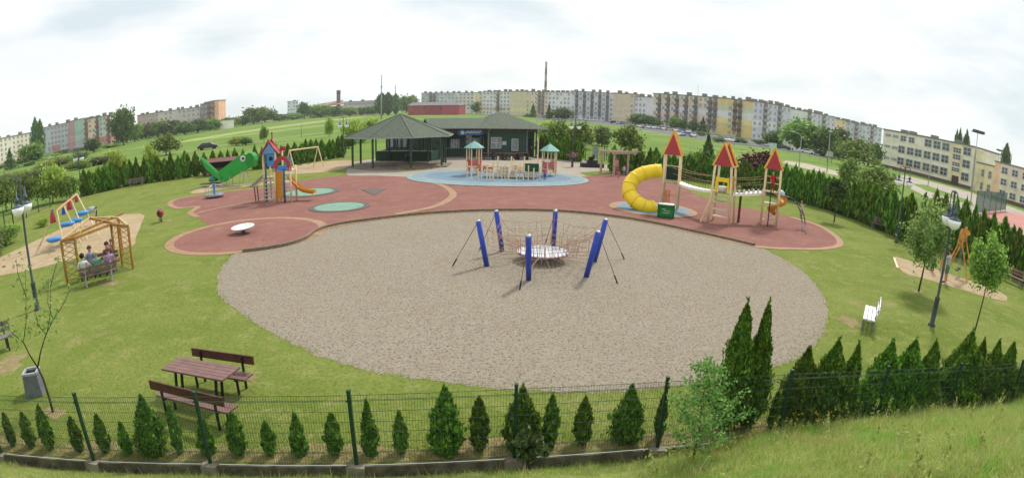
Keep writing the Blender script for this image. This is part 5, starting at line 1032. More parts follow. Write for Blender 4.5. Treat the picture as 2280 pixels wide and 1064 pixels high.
# ------------------------------------------------------------------ the green pavilion and its gazebo
roof_m = mat('green grey shingles', (92, 104, 88), k=.68, vs=3.5, var=.2, bump=.35, bs=18); dkg_m = mat('dark green boards', (54, 82, 68), k=.85, vs=2.5, var=.25, stretch=(1, 1, 6)); fas_m = mat('pale gutter', (168, 178, 168), k=.72); brn_m = mat('brown boards', (104, 84, 76), k=.7, vs=4, var=.2); pane_m = mat('dark glass', (52, 60, 66), k=.7, rough=.12, spec=.6); curt_m = mat('curtained glass', (150, 160, 166), k=.7, rough=.25, var=.3, vs=3, spec=.5); frame_m = mat('white frame', (214, 216, 210), k=.8)
BL, BR = g(985, 353), g(1195, 352); bd = BR - BL; BW = bd.length; brz = math.atan2(bd.y, bd.x)
pv = thing('pavilion', 'dark green timber pavilion building with grey shingle roof', 'building', BL, brz)
def bw(x): # pixel column -> metres along the front wall
    d = ray(x, 350); t = (BL.x * bd.y - BL.y * bd.x) / (d.x * bd.y - d.y * bd.x); q = Vector((d.x * t, d.y * t, 0)) - BL; return q.dot(bd) / BW
ZE = zat(BL + bd * .5, 1090, 284); DP = 7.5
rec = bw(1087)
mb = MB(); mb.bb(0, rec, 1.6, DP, 0, ZE); mb.bb(rec, bw(1172), 0, DP, 0, ZE); mb.bb(bw(1172), BW, 1.2, DP, 0, ZE); mb.build('wall', dkg_m, pv)
mb = MB(); mb.bb(-.1, rec, .0, .12, ZE - .75, ZE); mb.bb(rec, bw(1172), -.04, 0, ZE - .5, ZE); mb.bb(bw(1172), BW, 0, .12, ZE - .5, ZE); mb.build('fascia_board', brn_m, pv)
for x in (0.05, rec * .5, BW - .1): MB().bb(x - .07, x + .07, 0, .14, 0, ZE - .5).build('post', dkg_m, pv)
for x in (rec - .05, bw(1172)): MB().bb(x - .09, x + .09, -.1, .02, 0, ZE).build('corner_post', mat('grey green trim', (112, 130, 118), k=.7), pv)
ov = .95
mb = MB(); E0 = ZE + .02; RZ = zat(BL + bd * .3 + Vector((0, 5, 0)), 990, 263)
a, b, c, d = (-1.6, -ov, E0), (bw(1140), -ov, E0), (bw(1140), DP + ov, E0), (-1.6, DP + ov, E0); r0, r1 = (-1.6, DP / 2, RZ), (bw(1140), DP / 2, RZ)
mb.slab([a, b, r1, r0], .12); mb.slab([c, d, r0, r1], .12); mb.build('roof', roof_m, pv)
AP = zat(BL + bd * .7 + Vector((0, 4, 0)), 1125, 252); xL, xR = bw(1062), BW + ov; cx_ = bw(1128); mb = MB()
A_, B_, C_, D_ = (xL, -ov - .01, E0 + .01), (xR, -ov - .01, E0 + .01), (xR, DP + ov, E0 + .01), (xL, DP + ov, E0 + .01); T0, T1 = (cx_ - .5, DP / 2, AP), (cx_ + .5, DP / 2, AP)
mb.slab([A_, B_, T1, T0], .12); mb.slab([B_, C_, T1], .12); mb.slab([C_, D_, T0, T1], .12); mb.slab([D_, A_, T0], .12); mb.build('roof', roof_m, pv)
MB().bb(-1.4, BW + ov, -ov - .1, -ov - .03, E0 - .14, E0 + .02).build('gutter', fas_m, pv); MB().tube([(rec, -ov - .05, E0 - .1), (rec, -.12, E0 - .6), (rec, -.12, .1)], .05, 6).build('downpipe', fas_m, pv)
def win(x0, x1, z0, z1, y, nx=2, nz=2, pane=None):
    f = MB().bb(x0, x1, y - .05, y - .01, z0, z1).build('window', pane or pane_m, pv)
    mb = MB(); mb.bb(x0 - .05, x0, y - .08, y, z0 - .05, z1 + .05); mb.bb(x1, x1 + .05, y - .08, y, z0 - .05, z1 + .05); mb.bb(x0, x1, y - .08, y, z1, z1 + .05); mb.bb(x0, x1, y - .08, y, z0 - .05, z0)
    for i in range(1, nx): x = x0 + (x1 - x0) * i / nx; mb.bb(x - .03, x + .03, y - .075, y - .052, z0, z1)
    for i in range(1, nz): z = z0 + (z1 - z0) * i / nz; mb.bb(x0, x1, y - .073, y - .053, z - .03, z + .03)
    mb.build('frame', frame_m, f)
def zf(y): return zat(BL + bd * .6, 1100, y)
win(bw(1093), bw(1103), zf(330), zf(307), 0, 1, 2, curt_m); win(bw(1105.5), bw(1114.5), zf(330), zf(307), 0, 1, 2, curt_m); win(bw(1139), bw(1152), zf(335), zf(310), 0, 1, 1, curt_m)
win(bw(1009), bw(1026), zf(330), zf(313), 1.6, 3, 1, curt_m); win(bw(1042), bw(1070), zf(328), zf(310), 1.6, 3, 1, curt_m); win(bw(1074), bw(1081), zf(326), zf(308), 1.6, 1, 1)
MB().bb(bw(1117.5), bw(1126.5), -.05, -.01, zf(323), zf(315)).build('notice', mat('notice paper', (206, 222, 214)), pv)
dr = MB().bb(bw(987), bw(1003), 1.5, 1.58, 0, 2.1).build('door', mat('black green door', (30, 40, 38), k=.8), pv); MB().bb(bw(1001), bw(1002), 1.44, 1.5, 1, 1.15).build('handle', steel_m, dr)
dr = MB().bb(bw(1177), bw(1190), 1.12, 1.18, 0, 2.2).build('door', pane_m, pv); MB().bb(bw(1188), bw(1189), 1.06, 1.12, 1, 1.3).build('handle', steel_m, dr)
MB().bb(0, rec, 1.3, 1.62, .95, 1.05).build('counter', mat('counter board', (120, 130, 120)), pv)
# banner over the porch: blue cloth, pale lettering shapes too small to read in the photograph
bx0, bx1, bz0, bz1 = bw(1019), bw(1073), zf(301.5), zf(289.5); bn_ = MB().bb(bx0, bx1, -.1, -.05, bz0, bz1).build('banner', mat('banner blue', (74, 124, 186), k=.78, var=.35, vs=1.2), pv)
mb = MB(); 
for k in range(15):
    x = bx0 + (bx1 - bx0) * (.3 + .64 * k / 15); hh = (bz1 - bz0); mb.bb(x, x + .1, -.115, -.102, bz0 + hh * (.3 + .1 * (k % 3)), bz0 + hh * (.62 + .12 * ((k * 7) % 3)))
mb.build('lettering', mat('banner print', (226, 222, 190), k=.85), bn_); mb = MB(); mb.lathe([(.22, 0), (.22, .012)], (0, 0, 0), 14); o_ = mb.build('emblem', mat('banner white', (222, 232, 240), k=.85), bn_); o_.matrix_local = Matrix.Translation((bx0 + .5, -.1, (bz0 + bz1) / 2)) @ Matrix.Rotation(R(90), 4, 'X')
MB().bb(bw(1040), bw(1054), 1.2, 1.26, zf(309), zf(303)).build('menu_board', mat('menu white', (214, 214, 208)), pv)
# gazebo
gc = Vector((-11.6, 60.2, 0)); gz_ = thing('gazebo', 'open octagonal gazebo with green posts and hipped shingle roof', 'gazebo', gc)
GE = zat(gc + Vector((0, -4.6, 0)), 870, 307); GA = zat(gc, 915, 254); RX, RY = 5.6, 4.9
ov8 = [Vector((RX * math.cos(a), RY * math.sin(a), GE)) for a in [R(22.5 + 45 * i) for i in range(8)]]
ap0, ap1 = Vector((-.3, .4, GA)), Vector((.3, .4, GA)); mb = MB()
for i in range(8): mb.slab([ov8[i], ov8[(i + 1) % 8], (ap0 + ap1) / 2], .1)
mb.build('roof', roof_m, gz_)
mb = MB(); [mb.bar(ov8[i] - Vector((0, 0, .06)), ov8[(i + 1) % 8] - Vector((0, 0, .06)), .06, .12) for i in range(8)]; mb.build('gutter', fas_m, gz_)
mb = MB(); [mb.bar(ov8[i] + Vector((0, 0, .03)), ap0.lerp(ap1, .5) + Vector((0, 0, .03)), .09, .05) for i in range(8)]; mb.build('hip_cap', mat('hip tiles', (120, 130, 114), k=.68, vs=4), gz_)
for i in range(8):
    q = ov8[i] * .86; mb = MB(); mb.bb(q.x - .09, q.x + .09, q.y - .09, q.y + .09, .12, GE + .1); mb.build('post', mat('green post', (60, 88, 66), k=.74, vs=4), gz_)
for x in (2.6, 4.2): q = Vector((x, 1.8, 0)); MB().bb(x - .09, x + .09, 1.7, 1.88, .12, GE + .2).build('post', mat('green post', (60, 88, 66)), gz_)
MB().prism([(q.x * .97, q.y * .97) for q in ov8], .02, .14).build('platform', mat('mottled paving slab', (150, 138, 120), vs=2.2, var=.3, k=.64), gz_)
for sx, sy, m_ in ((1.6, -2.4, mat('ochre mosaic', (196, 160, 90), k=.66, vs=3, var=.35)), (-1.2, -1.6, mat('brick mosaic', (150, 104, 92), k=.66, vs=3, var=.35))): MB().prism([(sx + 1.5 * math.cos(a), sy + .8 * math.sin(a)) for a in np.linspace(0, 6.28, 16, endpoint=False)], .144, .15).build('mosaic', m_, gz_)
# kiosk between gazebo and building
kc = g(836, 361); kd_ = g(960, 362); kk = kd_ - kc; kz = thing('kiosk', 'green board kiosk with open counters under the gazebo roof', 'kiosk', kc, math.atan2(kk.y, kk.x)); KL = kk.length
mb = MB(); mb.bb(0, KL, 0, .1, .1, 1.15); mb.bb(0, .1, .1, 3, .1, 1.15); mb.bb(KL - .1, KL, .1, 3, .1, 1.15); mb.build('half_wall', mat('mid green boards', (52, 84, 66), k=.74, vs=2.5, var=.2, stretch=(1, 1, 6)), kz)
for x in np.linspace(.05, KL - .05, 6): MB().bb(x - .06, x + .06, -.02, .12, 1.15, 2.9).build('post', mat('green post', (60, 88, 66)), kz)
MB().bb(0, KL, 2.9, 3.0, .1, 2.9).build('back_wall', mat('dark interior boards', (64, 80, 70), k=.8, vs=3, var=.3), kz); MB().bb(-.1, KL + .1, -.15, .2, 1.15, 1.22).build('counter', mat('pale counter', (150, 160, 150)), kz); MB().bb(0, KL, -.02, .1, 2.55, 2.95).build('header_board', dkg_m, kz)
for x0, x1 in ((.3, .9), (1.3, 1.8), (2.1, 2.5)): MB().bb(x0, x1, 2.82, 2.89, 1.4, 2.4).build('window', curt_m, kz)
for x, y, rz in ((1108, 356, .2), (1136, 357, -.1), (1162, 356, .3), (1088, 356, .1)):
    p = g(x, y); t = thing('terrace_table', 'dark red terrace table with benches before the pavilion wall', 'table', p, rz, 'terrace tables by the pavilion'); MB().bb(-.7, .7, -.35, .35, .7, .75).build('tabletop', mat('maroon board', (112, 56, 54), k=.72), t)
    for s in (-1, 1): MB().bb(-.7, .7, s * .65 - .13, s * .65 + .13, .42, .46).build('bench_seat', mat('maroon board', (112, 56, 54)), t); MB().bb(s * .5 - .04, s * .5 + .04, -.7, .7, .0, .7).build('leg', dsteel_m, t)

# ------------------------------------------------------------------ blocks of flats, school and other far buildings
WIN = {}
def win_mesh(w, h, frame=True):
    k = (round(w, 2), round(h, 2), frame)
    if k not in WIN:
        mb = MB(); mb.bb(-w / 2, w / 2, -.04, .02, 0, h); mb.cur = 1
        if frame:
            for x0, x1, z0, z1 in ((-w / 2 - .08, -w / 2, -.08, h + .08), (w / 2, w / 2 + .08, -.08, h + .08), (-w / 2, w / 2, h, h + .08), (-w / 2, w / 2, -.08, 0), (-.04, .04, 0, h)): mb.bb(x0, x1, -.07, .02, z0, z1)
        WIN[k] = mb.mesh('window', [mat('flat window glass', (166, 171, 180), k=.9, rough=.25, var=.35, vs=.13, spec=.5), frame_m])
    return WIN[k]
BAL = {}
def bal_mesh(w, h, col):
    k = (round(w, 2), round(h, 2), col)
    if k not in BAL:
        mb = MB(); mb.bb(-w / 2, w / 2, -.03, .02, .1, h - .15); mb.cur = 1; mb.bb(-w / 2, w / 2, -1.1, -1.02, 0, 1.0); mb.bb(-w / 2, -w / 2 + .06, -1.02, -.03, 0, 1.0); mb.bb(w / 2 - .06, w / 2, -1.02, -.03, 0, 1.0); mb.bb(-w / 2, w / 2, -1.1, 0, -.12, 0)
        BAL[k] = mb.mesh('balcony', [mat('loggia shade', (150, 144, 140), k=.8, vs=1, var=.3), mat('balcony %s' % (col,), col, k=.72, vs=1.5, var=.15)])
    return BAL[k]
def fac(c): return mat('render %d %d %d' % c, c, k=1.08, vs=.35, var=.08, rough=.85)
def block(name, label, A, B, H, depth, floors, bays, bands, nseg=1, cat='building', winw=1.25, winh=1.3, bal=(), balcol=((110, 96, 92),), roofbox=6, blank=(), gable=None, rnd=0, skip=.12, win_frame=True):
    """a long block: A, B ground corners of the front; bands[seg][floor] colours; bal: bays with balconies; blank: bays without windows"""
    A, B = Vector((A[0], A[1], 0)), Vector((B[0], B[1], 0)); d = B - A; Ln = d.length; t = thing(name, label, cat, A, math.atan2(d.y, d.x)); fh = H / floors; q = random.Random(rnd + 5)
    mats = []; mb = MB()
    for s in range(nseg):
        x0, x1 = Ln * s / nseg, Ln * (s + 1) / nseg
        for f in range(floors):
            c = bands[s % len(bands)]; c = c[min(f, len(c) - 1)] if isinstance(c[0], tuple) else c; m = fac(c)
            if m not in mats: mats.append(m)
            mb.cur = mats.index(m); mb.bb(x0, x1, 0, depth, fh * f, fh * (f + 1))
    mb.build('wall', mats, t)
    MB().bb(-.25, Ln + .25, -.25, depth + .25, H, H + .35).build('roof', mat('roof edge', (150, 146, 140), k=.62), t)
    for i in range(roofbox):
        x = Ln * (i + .5 + q.uniform(-.2, .2)) / max(1, roofbox); MB().bb(x - q.uniform(.5, 1.2), x + q.uniform(.5, 1.2), depth * .3, depth * .3 + 1.6, H + .35, H + q.uniform(1.1, 1.9)).build('roof_vent', mat('vent render', (168, 160, 150), k=.6), t)
    bwid = Ln / bays; nw = 0
    for b_ in range(bays):
        if b_ in blank: continue
        for f in range(floors):
            x = bwid * (b_ + .5); z = fh * f
            if b_ in bal:
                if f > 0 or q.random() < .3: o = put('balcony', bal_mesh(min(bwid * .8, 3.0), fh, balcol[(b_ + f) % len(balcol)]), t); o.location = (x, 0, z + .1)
                elif f == 0: o = put('window', win_mesh(winw, winh), t); o.location = (x, 0, z + fh * .3)
            elif nw < 98 and q.random() >= skip: nw += 1; o = put('window', win_mesh(winw, winh, win_frame), t); o.location = (x, 0, z + fh * .3)
    return t
def base(x, y, d): q = pd(x, y, d); return Vector((q.x, q.y, 0))
cream = (222, 208, 176); beige = (214, 198, 180); pinkb = (220, 194, 180); whiteb = (214, 214, 216); lil = (200, 198, 212); ochre = (216, 192, 132); paley = (222, 206, 150); mintb = (168, 196, 184); salmon = (218, 170, 150); greyb = (184, 190, 196); sand_ = (204, 192, 164)
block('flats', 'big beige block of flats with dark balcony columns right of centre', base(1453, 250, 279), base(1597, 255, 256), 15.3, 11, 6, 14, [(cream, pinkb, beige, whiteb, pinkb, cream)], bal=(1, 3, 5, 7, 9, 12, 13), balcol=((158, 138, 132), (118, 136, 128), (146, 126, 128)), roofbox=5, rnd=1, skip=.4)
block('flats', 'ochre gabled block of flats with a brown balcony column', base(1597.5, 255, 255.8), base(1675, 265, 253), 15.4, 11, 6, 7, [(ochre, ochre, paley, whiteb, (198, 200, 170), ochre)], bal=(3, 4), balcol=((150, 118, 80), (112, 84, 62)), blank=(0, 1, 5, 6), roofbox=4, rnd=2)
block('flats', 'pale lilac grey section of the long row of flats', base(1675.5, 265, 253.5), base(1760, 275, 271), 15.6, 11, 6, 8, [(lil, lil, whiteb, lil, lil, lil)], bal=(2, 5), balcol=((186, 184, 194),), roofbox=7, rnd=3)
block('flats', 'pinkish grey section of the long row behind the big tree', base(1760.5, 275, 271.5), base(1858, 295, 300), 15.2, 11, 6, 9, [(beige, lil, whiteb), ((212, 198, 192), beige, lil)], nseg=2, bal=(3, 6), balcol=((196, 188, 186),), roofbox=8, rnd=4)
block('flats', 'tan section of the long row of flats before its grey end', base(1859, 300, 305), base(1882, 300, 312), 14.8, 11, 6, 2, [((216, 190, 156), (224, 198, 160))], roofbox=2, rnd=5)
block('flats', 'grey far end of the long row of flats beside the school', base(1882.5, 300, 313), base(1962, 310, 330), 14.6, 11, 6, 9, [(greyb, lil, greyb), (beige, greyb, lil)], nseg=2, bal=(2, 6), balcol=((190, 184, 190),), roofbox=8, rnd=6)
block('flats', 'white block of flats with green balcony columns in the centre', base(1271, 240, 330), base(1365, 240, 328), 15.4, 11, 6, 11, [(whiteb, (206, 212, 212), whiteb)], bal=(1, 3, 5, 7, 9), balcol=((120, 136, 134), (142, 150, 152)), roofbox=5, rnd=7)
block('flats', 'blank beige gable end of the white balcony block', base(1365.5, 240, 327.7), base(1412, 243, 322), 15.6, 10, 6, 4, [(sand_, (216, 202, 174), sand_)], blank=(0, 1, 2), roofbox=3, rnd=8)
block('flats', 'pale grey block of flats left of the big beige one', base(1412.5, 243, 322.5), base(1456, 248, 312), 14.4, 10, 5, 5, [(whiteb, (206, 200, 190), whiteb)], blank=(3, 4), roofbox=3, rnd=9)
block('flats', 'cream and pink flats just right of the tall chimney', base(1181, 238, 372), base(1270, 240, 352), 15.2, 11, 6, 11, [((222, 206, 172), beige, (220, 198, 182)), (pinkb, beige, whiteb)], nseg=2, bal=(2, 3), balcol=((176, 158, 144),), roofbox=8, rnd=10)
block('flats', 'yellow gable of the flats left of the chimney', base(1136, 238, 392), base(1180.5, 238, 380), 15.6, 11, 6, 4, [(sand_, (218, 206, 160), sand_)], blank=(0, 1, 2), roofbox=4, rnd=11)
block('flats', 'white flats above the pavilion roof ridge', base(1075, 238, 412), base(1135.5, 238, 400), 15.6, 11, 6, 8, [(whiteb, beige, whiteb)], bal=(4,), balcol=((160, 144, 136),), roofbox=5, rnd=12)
block('flats', 'narrow yellow block between the white flats', base(1056, 236, 430), base(1074.5, 236, 425), 15.2, 11, 6, 2, [((222, 210, 164), (216, 204, 168))], blank=(0,), roofbox=2, rnd=13)
block('flats', 'grey and white flats behind the red hall', base(938, 238, 450), base(1055, 238, 445), 15.4, 11, 6, 14, [((180, 188, 176), greyb, (176, 186, 180)), (greyb, greyb, (190, 196, 200)), (whiteb, whiteb, (206, 204, 200))], nseg=3, bal=(2, 3), balcol=((150, 160, 156),), roofbox=9, rnd=14)
rh = block('red_hall', 'low red hall with a lilac grey roof behind the meadow', base(909, 245, 400), base(1022, 245, 392), 6.0, 22, 1, 6, [((150, 76, 70),), ((150, 60, 74),), ((164, 66, 84),)], nseg=3, blank=(0, 1, 2, 3, 4, 5), roofbox=0, rnd=15)
L_ = (base(909, 245, 400) - base(1022, 245, 392)).length; MB().slab([(-.5, -.5, 6.4), (L_ * .97, -.5, 6.4), (L_ * .9, 9, 8.4), (0, 9, 8.4)], .3).build('roof', mat('lilac grey sheet roof', (140, 130, 142), k=.62, vs=.4), rh)
MB().bb(L_ * .3, L_ * .34, -.1, 0, 4.2, 5.2).build('window', pane_m, rh); MB().bb(L_ * .62, L_ * .66, -.1, 0, 3.8, 5.2).build('window', pane_m, rh)
block('flats', 'low pink and grey row between church and poplars', base(765, 240, 520), base(846, 240, 500), 11.4, 11, 3, 14, [((206, 172, 158), (200, 190, 182), (178, 172, 176))], roofbox=3, winw=1.8, winh=1.5, rnd=16)
ch = block('church', 'pale brown church hall with a square bell tower', base(688, 245, 480), base(765, 245, 480), 8.0, 16, 1, 4, [((206, 182, 156),)], roofbox=0, blank=(0, 1, 2, 3), rnd=17)
Lc = (base(688, 245, 480) - base(765, 245, 480)).length; MB().slab([(0, -1, 8.3), (Lc, -1, 9.6), (Lc, 14, 13.2), (0, 14, 9.8)], .4).build('roof', mat('dusty red roof', (186, 146, 134), k=.62), ch)
MB().bb(Lc * .28, Lc * .36, -.15, 0, 3.6, 6.8).build('window', pane_m, ch); xt = Lc * (754 - 688) / (765 - 688.); MB().bb(xt - 1.5, xt + 1.5, 4, 7, 8, zat(base(754, 220, 486), 754, 202)).build('bell_tower', mat('tower brick', (160, 136, 128), k=.64, vs=.3, var=.2), ch)
mb = MB(); zt_ = zat(base(754, 220, 486), 754, 202); mb.bb(xt - 1.6, xt + 1.6, 3.9, 4.0, zt_ - 3.4, zt_); mb.build('belfry', mat('belfry brown', (140, 112, 110), k=.62), ch)
block('apartment_block', 'distant white and grey tower block left of the church', base(640, 242, 560), base(664, 242, 560), 15.5, 12, 5, 4, [((196, 204, 214), (206, 212, 220))], roofbox=1, rnd=18)
block('low_house', 'small low house with salmon roof before the church', base(622, 252, 470), base(676, 250, 470), 4.2, 9, 1, 5, [((224, 184, 158),)], roofbox=0, winw=1.2, winh=1.2, rnd=19)
block('low_house', 'small cream houses at the far end of the meadow', base(585, 255, 480), base(618, 253, 480), 7.4, 9, 2, 4, [((226, 206, 162), (216, 186, 150))], roofbox=2, rnd=20)
block('shed', 'small white shed right of the brown row of flats', base(490, 270, 330), base(521, 268, 330), 4.6, 8, 1, 1, [((232, 230, 216),)], blank=(0,), roofbox=0, rnd=21)
lr = block('flats', 'long red brown row of flats behind the left trees', base(306, 275, 380), base(446, 262, 372), 14.0, 11, 5, 14, [((204, 184, 172), (206, 180, 168), (186, 160, 158)), ((206, 168, 154), (198, 150, 140), (200, 190, 186)), ((196, 134, 128), (190, 136, 130), (196, 186, 182))], nseg=3, roofbox=9, rnd=22)
block('flats', 'dark slate end section of the red brown row', base(446.5, 260, 371), base(470, 258, 366), 15.6, 11, 5, 3, [((110, 112, 128), (104, 108, 124), (140, 132, 136))], bal=(2,), balcol=((150, 122, 118),), roofbox=3, rnd=23)
block('flats', 'peach gable end of the red brown row', base(470.5, 258, 366), base(487, 258, 364), 16.6, 11, 5, 2, [((232, 188, 158), (236, 200, 174), (228, 180, 154))], bal=(0,), balcol=((206, 164, 142),), blank=(1,), roofbox=0, rnd=24)
block('flats', 'grey and pink flats with red stair strip at left', base(97, 315, 338), base(152, 305, 332), 15.2, 11, 6, 7, [((196, 188, 198), greyb, (190, 194, 206)), ((206, 140, 136), (200, 120, 114), (190, 186, 194)), (lil, greyb, greyb)], nseg=3, roofbox=3, rnd=25)
block('flats', 'faded pink section beside the mint gable', base(152.5, 300, 331), base(166, 298, 326), 15.6, 11, 6, 2, [((214, 164, 164), (204, 146, 148), (208, 160, 162), (196, 146, 150))], roofbox=1, rnd=26)
block('flats', 'mint green blank gable of the left flats', base(166.5, 298, 325), base(188, 296, 320), 15.6, 11, 6, 2, [((186, 190, 196), (170, 186, 186), mintb, (160, 184, 176), mintb)], blank=(0, 1), roofbox=0, rnd=27)
block('flats', 'cream and red balcony flats left of the huge round tree', base(188.5, 296, 319), base(246, 290, 310), 14.8, 11, 6, 7, [((222, 196, 160), (226, 204, 178)), ((206, 160, 144), (206, 120, 112), (188, 200, 190))], nseg=2, bal=(0, 3, 6), balcol=((150, 138, 132), (196, 96, 92)), roofbox=4, rnd=28)
block('flats', 'cream and pink flats at the far left edge', base(-40, 345, 320), base(72, 325, 345), 14.2, 11, 6, 12, [((216, 190, 180), (214, 206, 196)), ((222, 182, 168), (216, 210, 196), (222, 216, 196)), ((222, 206, 172), (226, 214, 184), (218, 210, 186))], nseg=3, roofbox=4, rnd=29)
# school
SA, SB = g(1961, 371), g(2161, 423); sd = SB - SA; SL = sd.length; SH = (zat(SA, 1967, 286) + zat(SB, 2166, 332)) / 2
sch = thing('school', 'long cream three storey school with rows of white framed windows', 'school', SA, math.atan2(sd.y, sd.x)); screm = (226, 219, 200)
MB().bb(0, SL, 0, 14, 0, SH).build('wall', mat('cream render', screm, k=1.05, vs=.4, var=.1), sch); MB().bb(-.2, SL + .2, -.22, 14.2, SH, SH + .35).build('roof', mat('roof edge', (150, 146, 140)), sch); MB().bb(-.02, SL, -.06, 0, 0, .8).build('plinth', mat('red brown plinth', (128, 100, 88), k=.64), sch)
MB().bb(SL * .19, SL * .75, -.03, 0, SH * .145, SH * .36).build('panel', mat('orange render', (228, 190, 160), k=1.0, vs=.4), sch); MB().bb(SL * .76, SL * .89, -.05, 0, .8, SH * .98).build('stair_panel', mat('straw render', (228, 214, 172), k=1.0, vs=.4), sch)
def sw(x, z, w, h, n=2, par=None, L_=None):
    k = ('s', round(w, 2), round(h, 2), n)
    if k not in WIN:
        mb = MB(); mb.bb(-w / 2, w / 2, -.08, -.03, 0, h); mb.cur = 1
        for i in range(n + 1): xx = -w / 2 + w * i / n; mb.bb(xx - .07, xx + .07, -.14, -.02, -.08, h + .08)
        for z_ in (0, h * .5, h): mb.bb(-w / 2, w / 2, -.13, -.09, z_ - .06, z_ + .06)
        WIN[k] = mb.mesh('window', [mat('school glass', (96, 106, 116), k=.72, rough=.15, var=.4, vs=.5, spec=.6), frame_m])
    o = put('window', WIN[k], par or sch); o.location = (x, -.0, z); return o
for f, z in ((.23, .17), (.33, .17), (.42, .17), (.52, .17), (.615, .17), (.71, .17), (.23, .475), (.33, .475), (.42, .475), (.52, .475), (.615, .475), (.71, .475), (.93, .475), (.52, .775), (.615, .775), (.71, .775), (.93, .775), (.93, .17)): sw(SL * f, SH * z, 2.5, SH * .185)
for f, z in ((.24, .79), (.335, .79)): o = sw(SL * f, SH * z, 2.1, SH * .14)
for f in (.06, .15):
    for z in (.24, .55, .85): sw(SL * f, SH * z, 2.2, SH * .06, 4)
for z in (.33, .46, .62, .78): sw(SL * .83, SH * z, 2.6, SH * (.09 if z < .6 else .12), 3)
MB().bb(SL * .8, SL * .87, -.12, -.06, .1, 2.4).build('door', mat('brown school door', (92, 66, 62), k=.72), sch)
for f in (.1, .2, .45, .72): MB().bb(SL * f - .8, SL * f + .8, 5, 7, SH + .35, SH + 1.2).build('roof_vent', mat('vent render', (168, 160, 150)), sch)
A2, B2 = SB, g(2208, 441); d2 = B2 - A2; an = thing('school_annex', 'two storey cream annex with a round stair tower beside the school', 'school', A2 + d2 * .01, math.atan2(d2.y, d2.x)); L2 = d2.length * .985; H2 = zat(B2, 2214, 372)
MB().bb(0, L2, .5, 12, 0, H2).build('wall', mat('straw annex render', (226, 212, 168), k=1.0, vs=.4), an); MB().bb(-.1, L2, .35, 12.1, H2, H2 + .3).build('roof', mat('roof edge', (150, 146, 140)), an)
MB().lathe([(1.3, 0), (1.3, SH * .97), (0, SH * .98)], (.7, 1.6, 0), 16).build('stair_tower', mat('pale yellow render', (226, 216, 176), k=1.0, vs=.4), an)
for f in (.42, .75):
    for z in (.14, .58): o = sw(L2 * f, H2 * z, 2.0, H2 * .24, 2, an); o.location.y = .5
A3, B3 = g(2208, 441), g(2400, 505); d3 = B3 - A3; wg = thing('school_wing', 'two storey school wing with orange pink panels at the right edge', 'school', A3, math.atan2(d3.y, d3.x)); L3 = d3.length; H3 = zat(A3 + d3 * .2, 2245, 368)
MB().bb(0, L3, 0, 12, 0, H3).build('wall', mat('pale wing render', (230, 216, 192), k=1.0, vs=.4), wg); MB().bb(-.05, L3, -.04, 0, H3 * .72, H3).build('panel', mat('rose render', (228, 206, 192), k=1.0), wg); MB().bb(-.05, 1.6, -.05, 0, 0, H3).build('panel', mat('orange render', (228, 190, 160)), wg); MB().bb(-.2, L3, -.2, 12, H3, H3 + .3).build('roof', mat('roof edge', (150, 146, 140)), wg); MB().bb(0, L3, -.06, -.02, 0, .7).build('plinth', mat('red brown plinth', (128, 100, 88)), wg)
for i in range(int(L3 / 3.2)):
    for z in (.12, .43, .74): sw(2.9 + i * 3.0, H3 * z, 1.7, H3 * .17, 2, wg)
# mast, chimney, poles
p = base(1214.5, 206, 700); cm = thing('chimney_stack', 'tall red and white banded factory chimney above the flats', 'chimney', p); hc = zat(p, 1215.5, 140); mb = MB(); cols = [mat('chimney brick', (140, 104, 100), k=.6), mat('chimney white', (196, 180, 176), k=.62)]
for k in range(8): mb.cur = k % 2 if k > 1 else 0; z0, z1 = hc * k / 8, hc * (k + 1) / 8; r0, r1 = 1.8 - .7 * k / 8, 1.8 - .7 * (k + 1) / 8; mb.lathe([(r0, z0), (r1, z1)], (0, 0, 0), 14)
mb.build('shaft', cols, cm); MB().lathe([(1.25, hc), (1.25, hc + .8)], (0, 0, 0), 14).build('rim', cols[0], cm)
def pole(name, label, p, h, r, cat='mast', head=None):
    t = thing(name, label, cat, p); MB().tube([(0, 0, 0), (0, 0, h)], [r, r * .55], 8).build('shaft', mat('grey mast', (178, 182, 186), k=.75), t, True)
    if head == 'flood':
        mb = MB(); mb.bb(-1.1, 1.1, -.1, .1, h - .1, h + .05); [mb.box((x, -.25, h + .12), (.42, .3, .34)) for x in (-.85, -.3, .3, .85)]; mb.build('floodlight', mat('floodlight grey', (96, 104, 116), k=.7), t)
    elif head == 'arm':
        MB().tube([(0, 0, h), (-.4, -.1, h + .5), (-1.6, -.3, h + .8)], .06, 6).build('arm', mat('grey mast', (150, 154, 158)), t); MB().box((-1.9, -.35, h + .82), (.8, .3, .14)).build('lamp_head', mat('lamp head', (214, 218, 218), k=.8), t)
    elif head == 'drum': MB().lathe([(.35, 0), (.4, .5), (.2, .7), (0, .75)], (0, 0, h * .72), 10).build('antenna', mat('floodlight grey', (96, 104, 116)), t)
    elif head == 'cap': MB().box((0, -.1, h), (.5, .35, .25)).build('lamp_head', mat('lamp head', (214, 218, 218)), t)
    return t
p = base(849, 258, 300); pole('lighting_mast', 'tall thin grey mast with a drum left of the poplars', p, zat(p, 848, 168), .38, head='drum')
p = base(880, 245, 700); pole('radio_mast', 'distant thin red white mast above the slim poplar', p, zat(p, 879, 190), .8)
p = base(1554, 210, 262); pole('roof_antenna', 'thin antenna above the beige block of flats', p, zat(p, 1553.5, 190), .12)
p = g(2158, 474); pole('floodlight_mast', 'floodlight mast with four lamps before the school', p, zat(p, 2170, 294), .08, head='flood')
p = base(2215, 430, 150); pole('floodlight_mast', 'shorter floodlight mast before the right school wing', p, zat(p, 2221, 335), .08, head='flood')
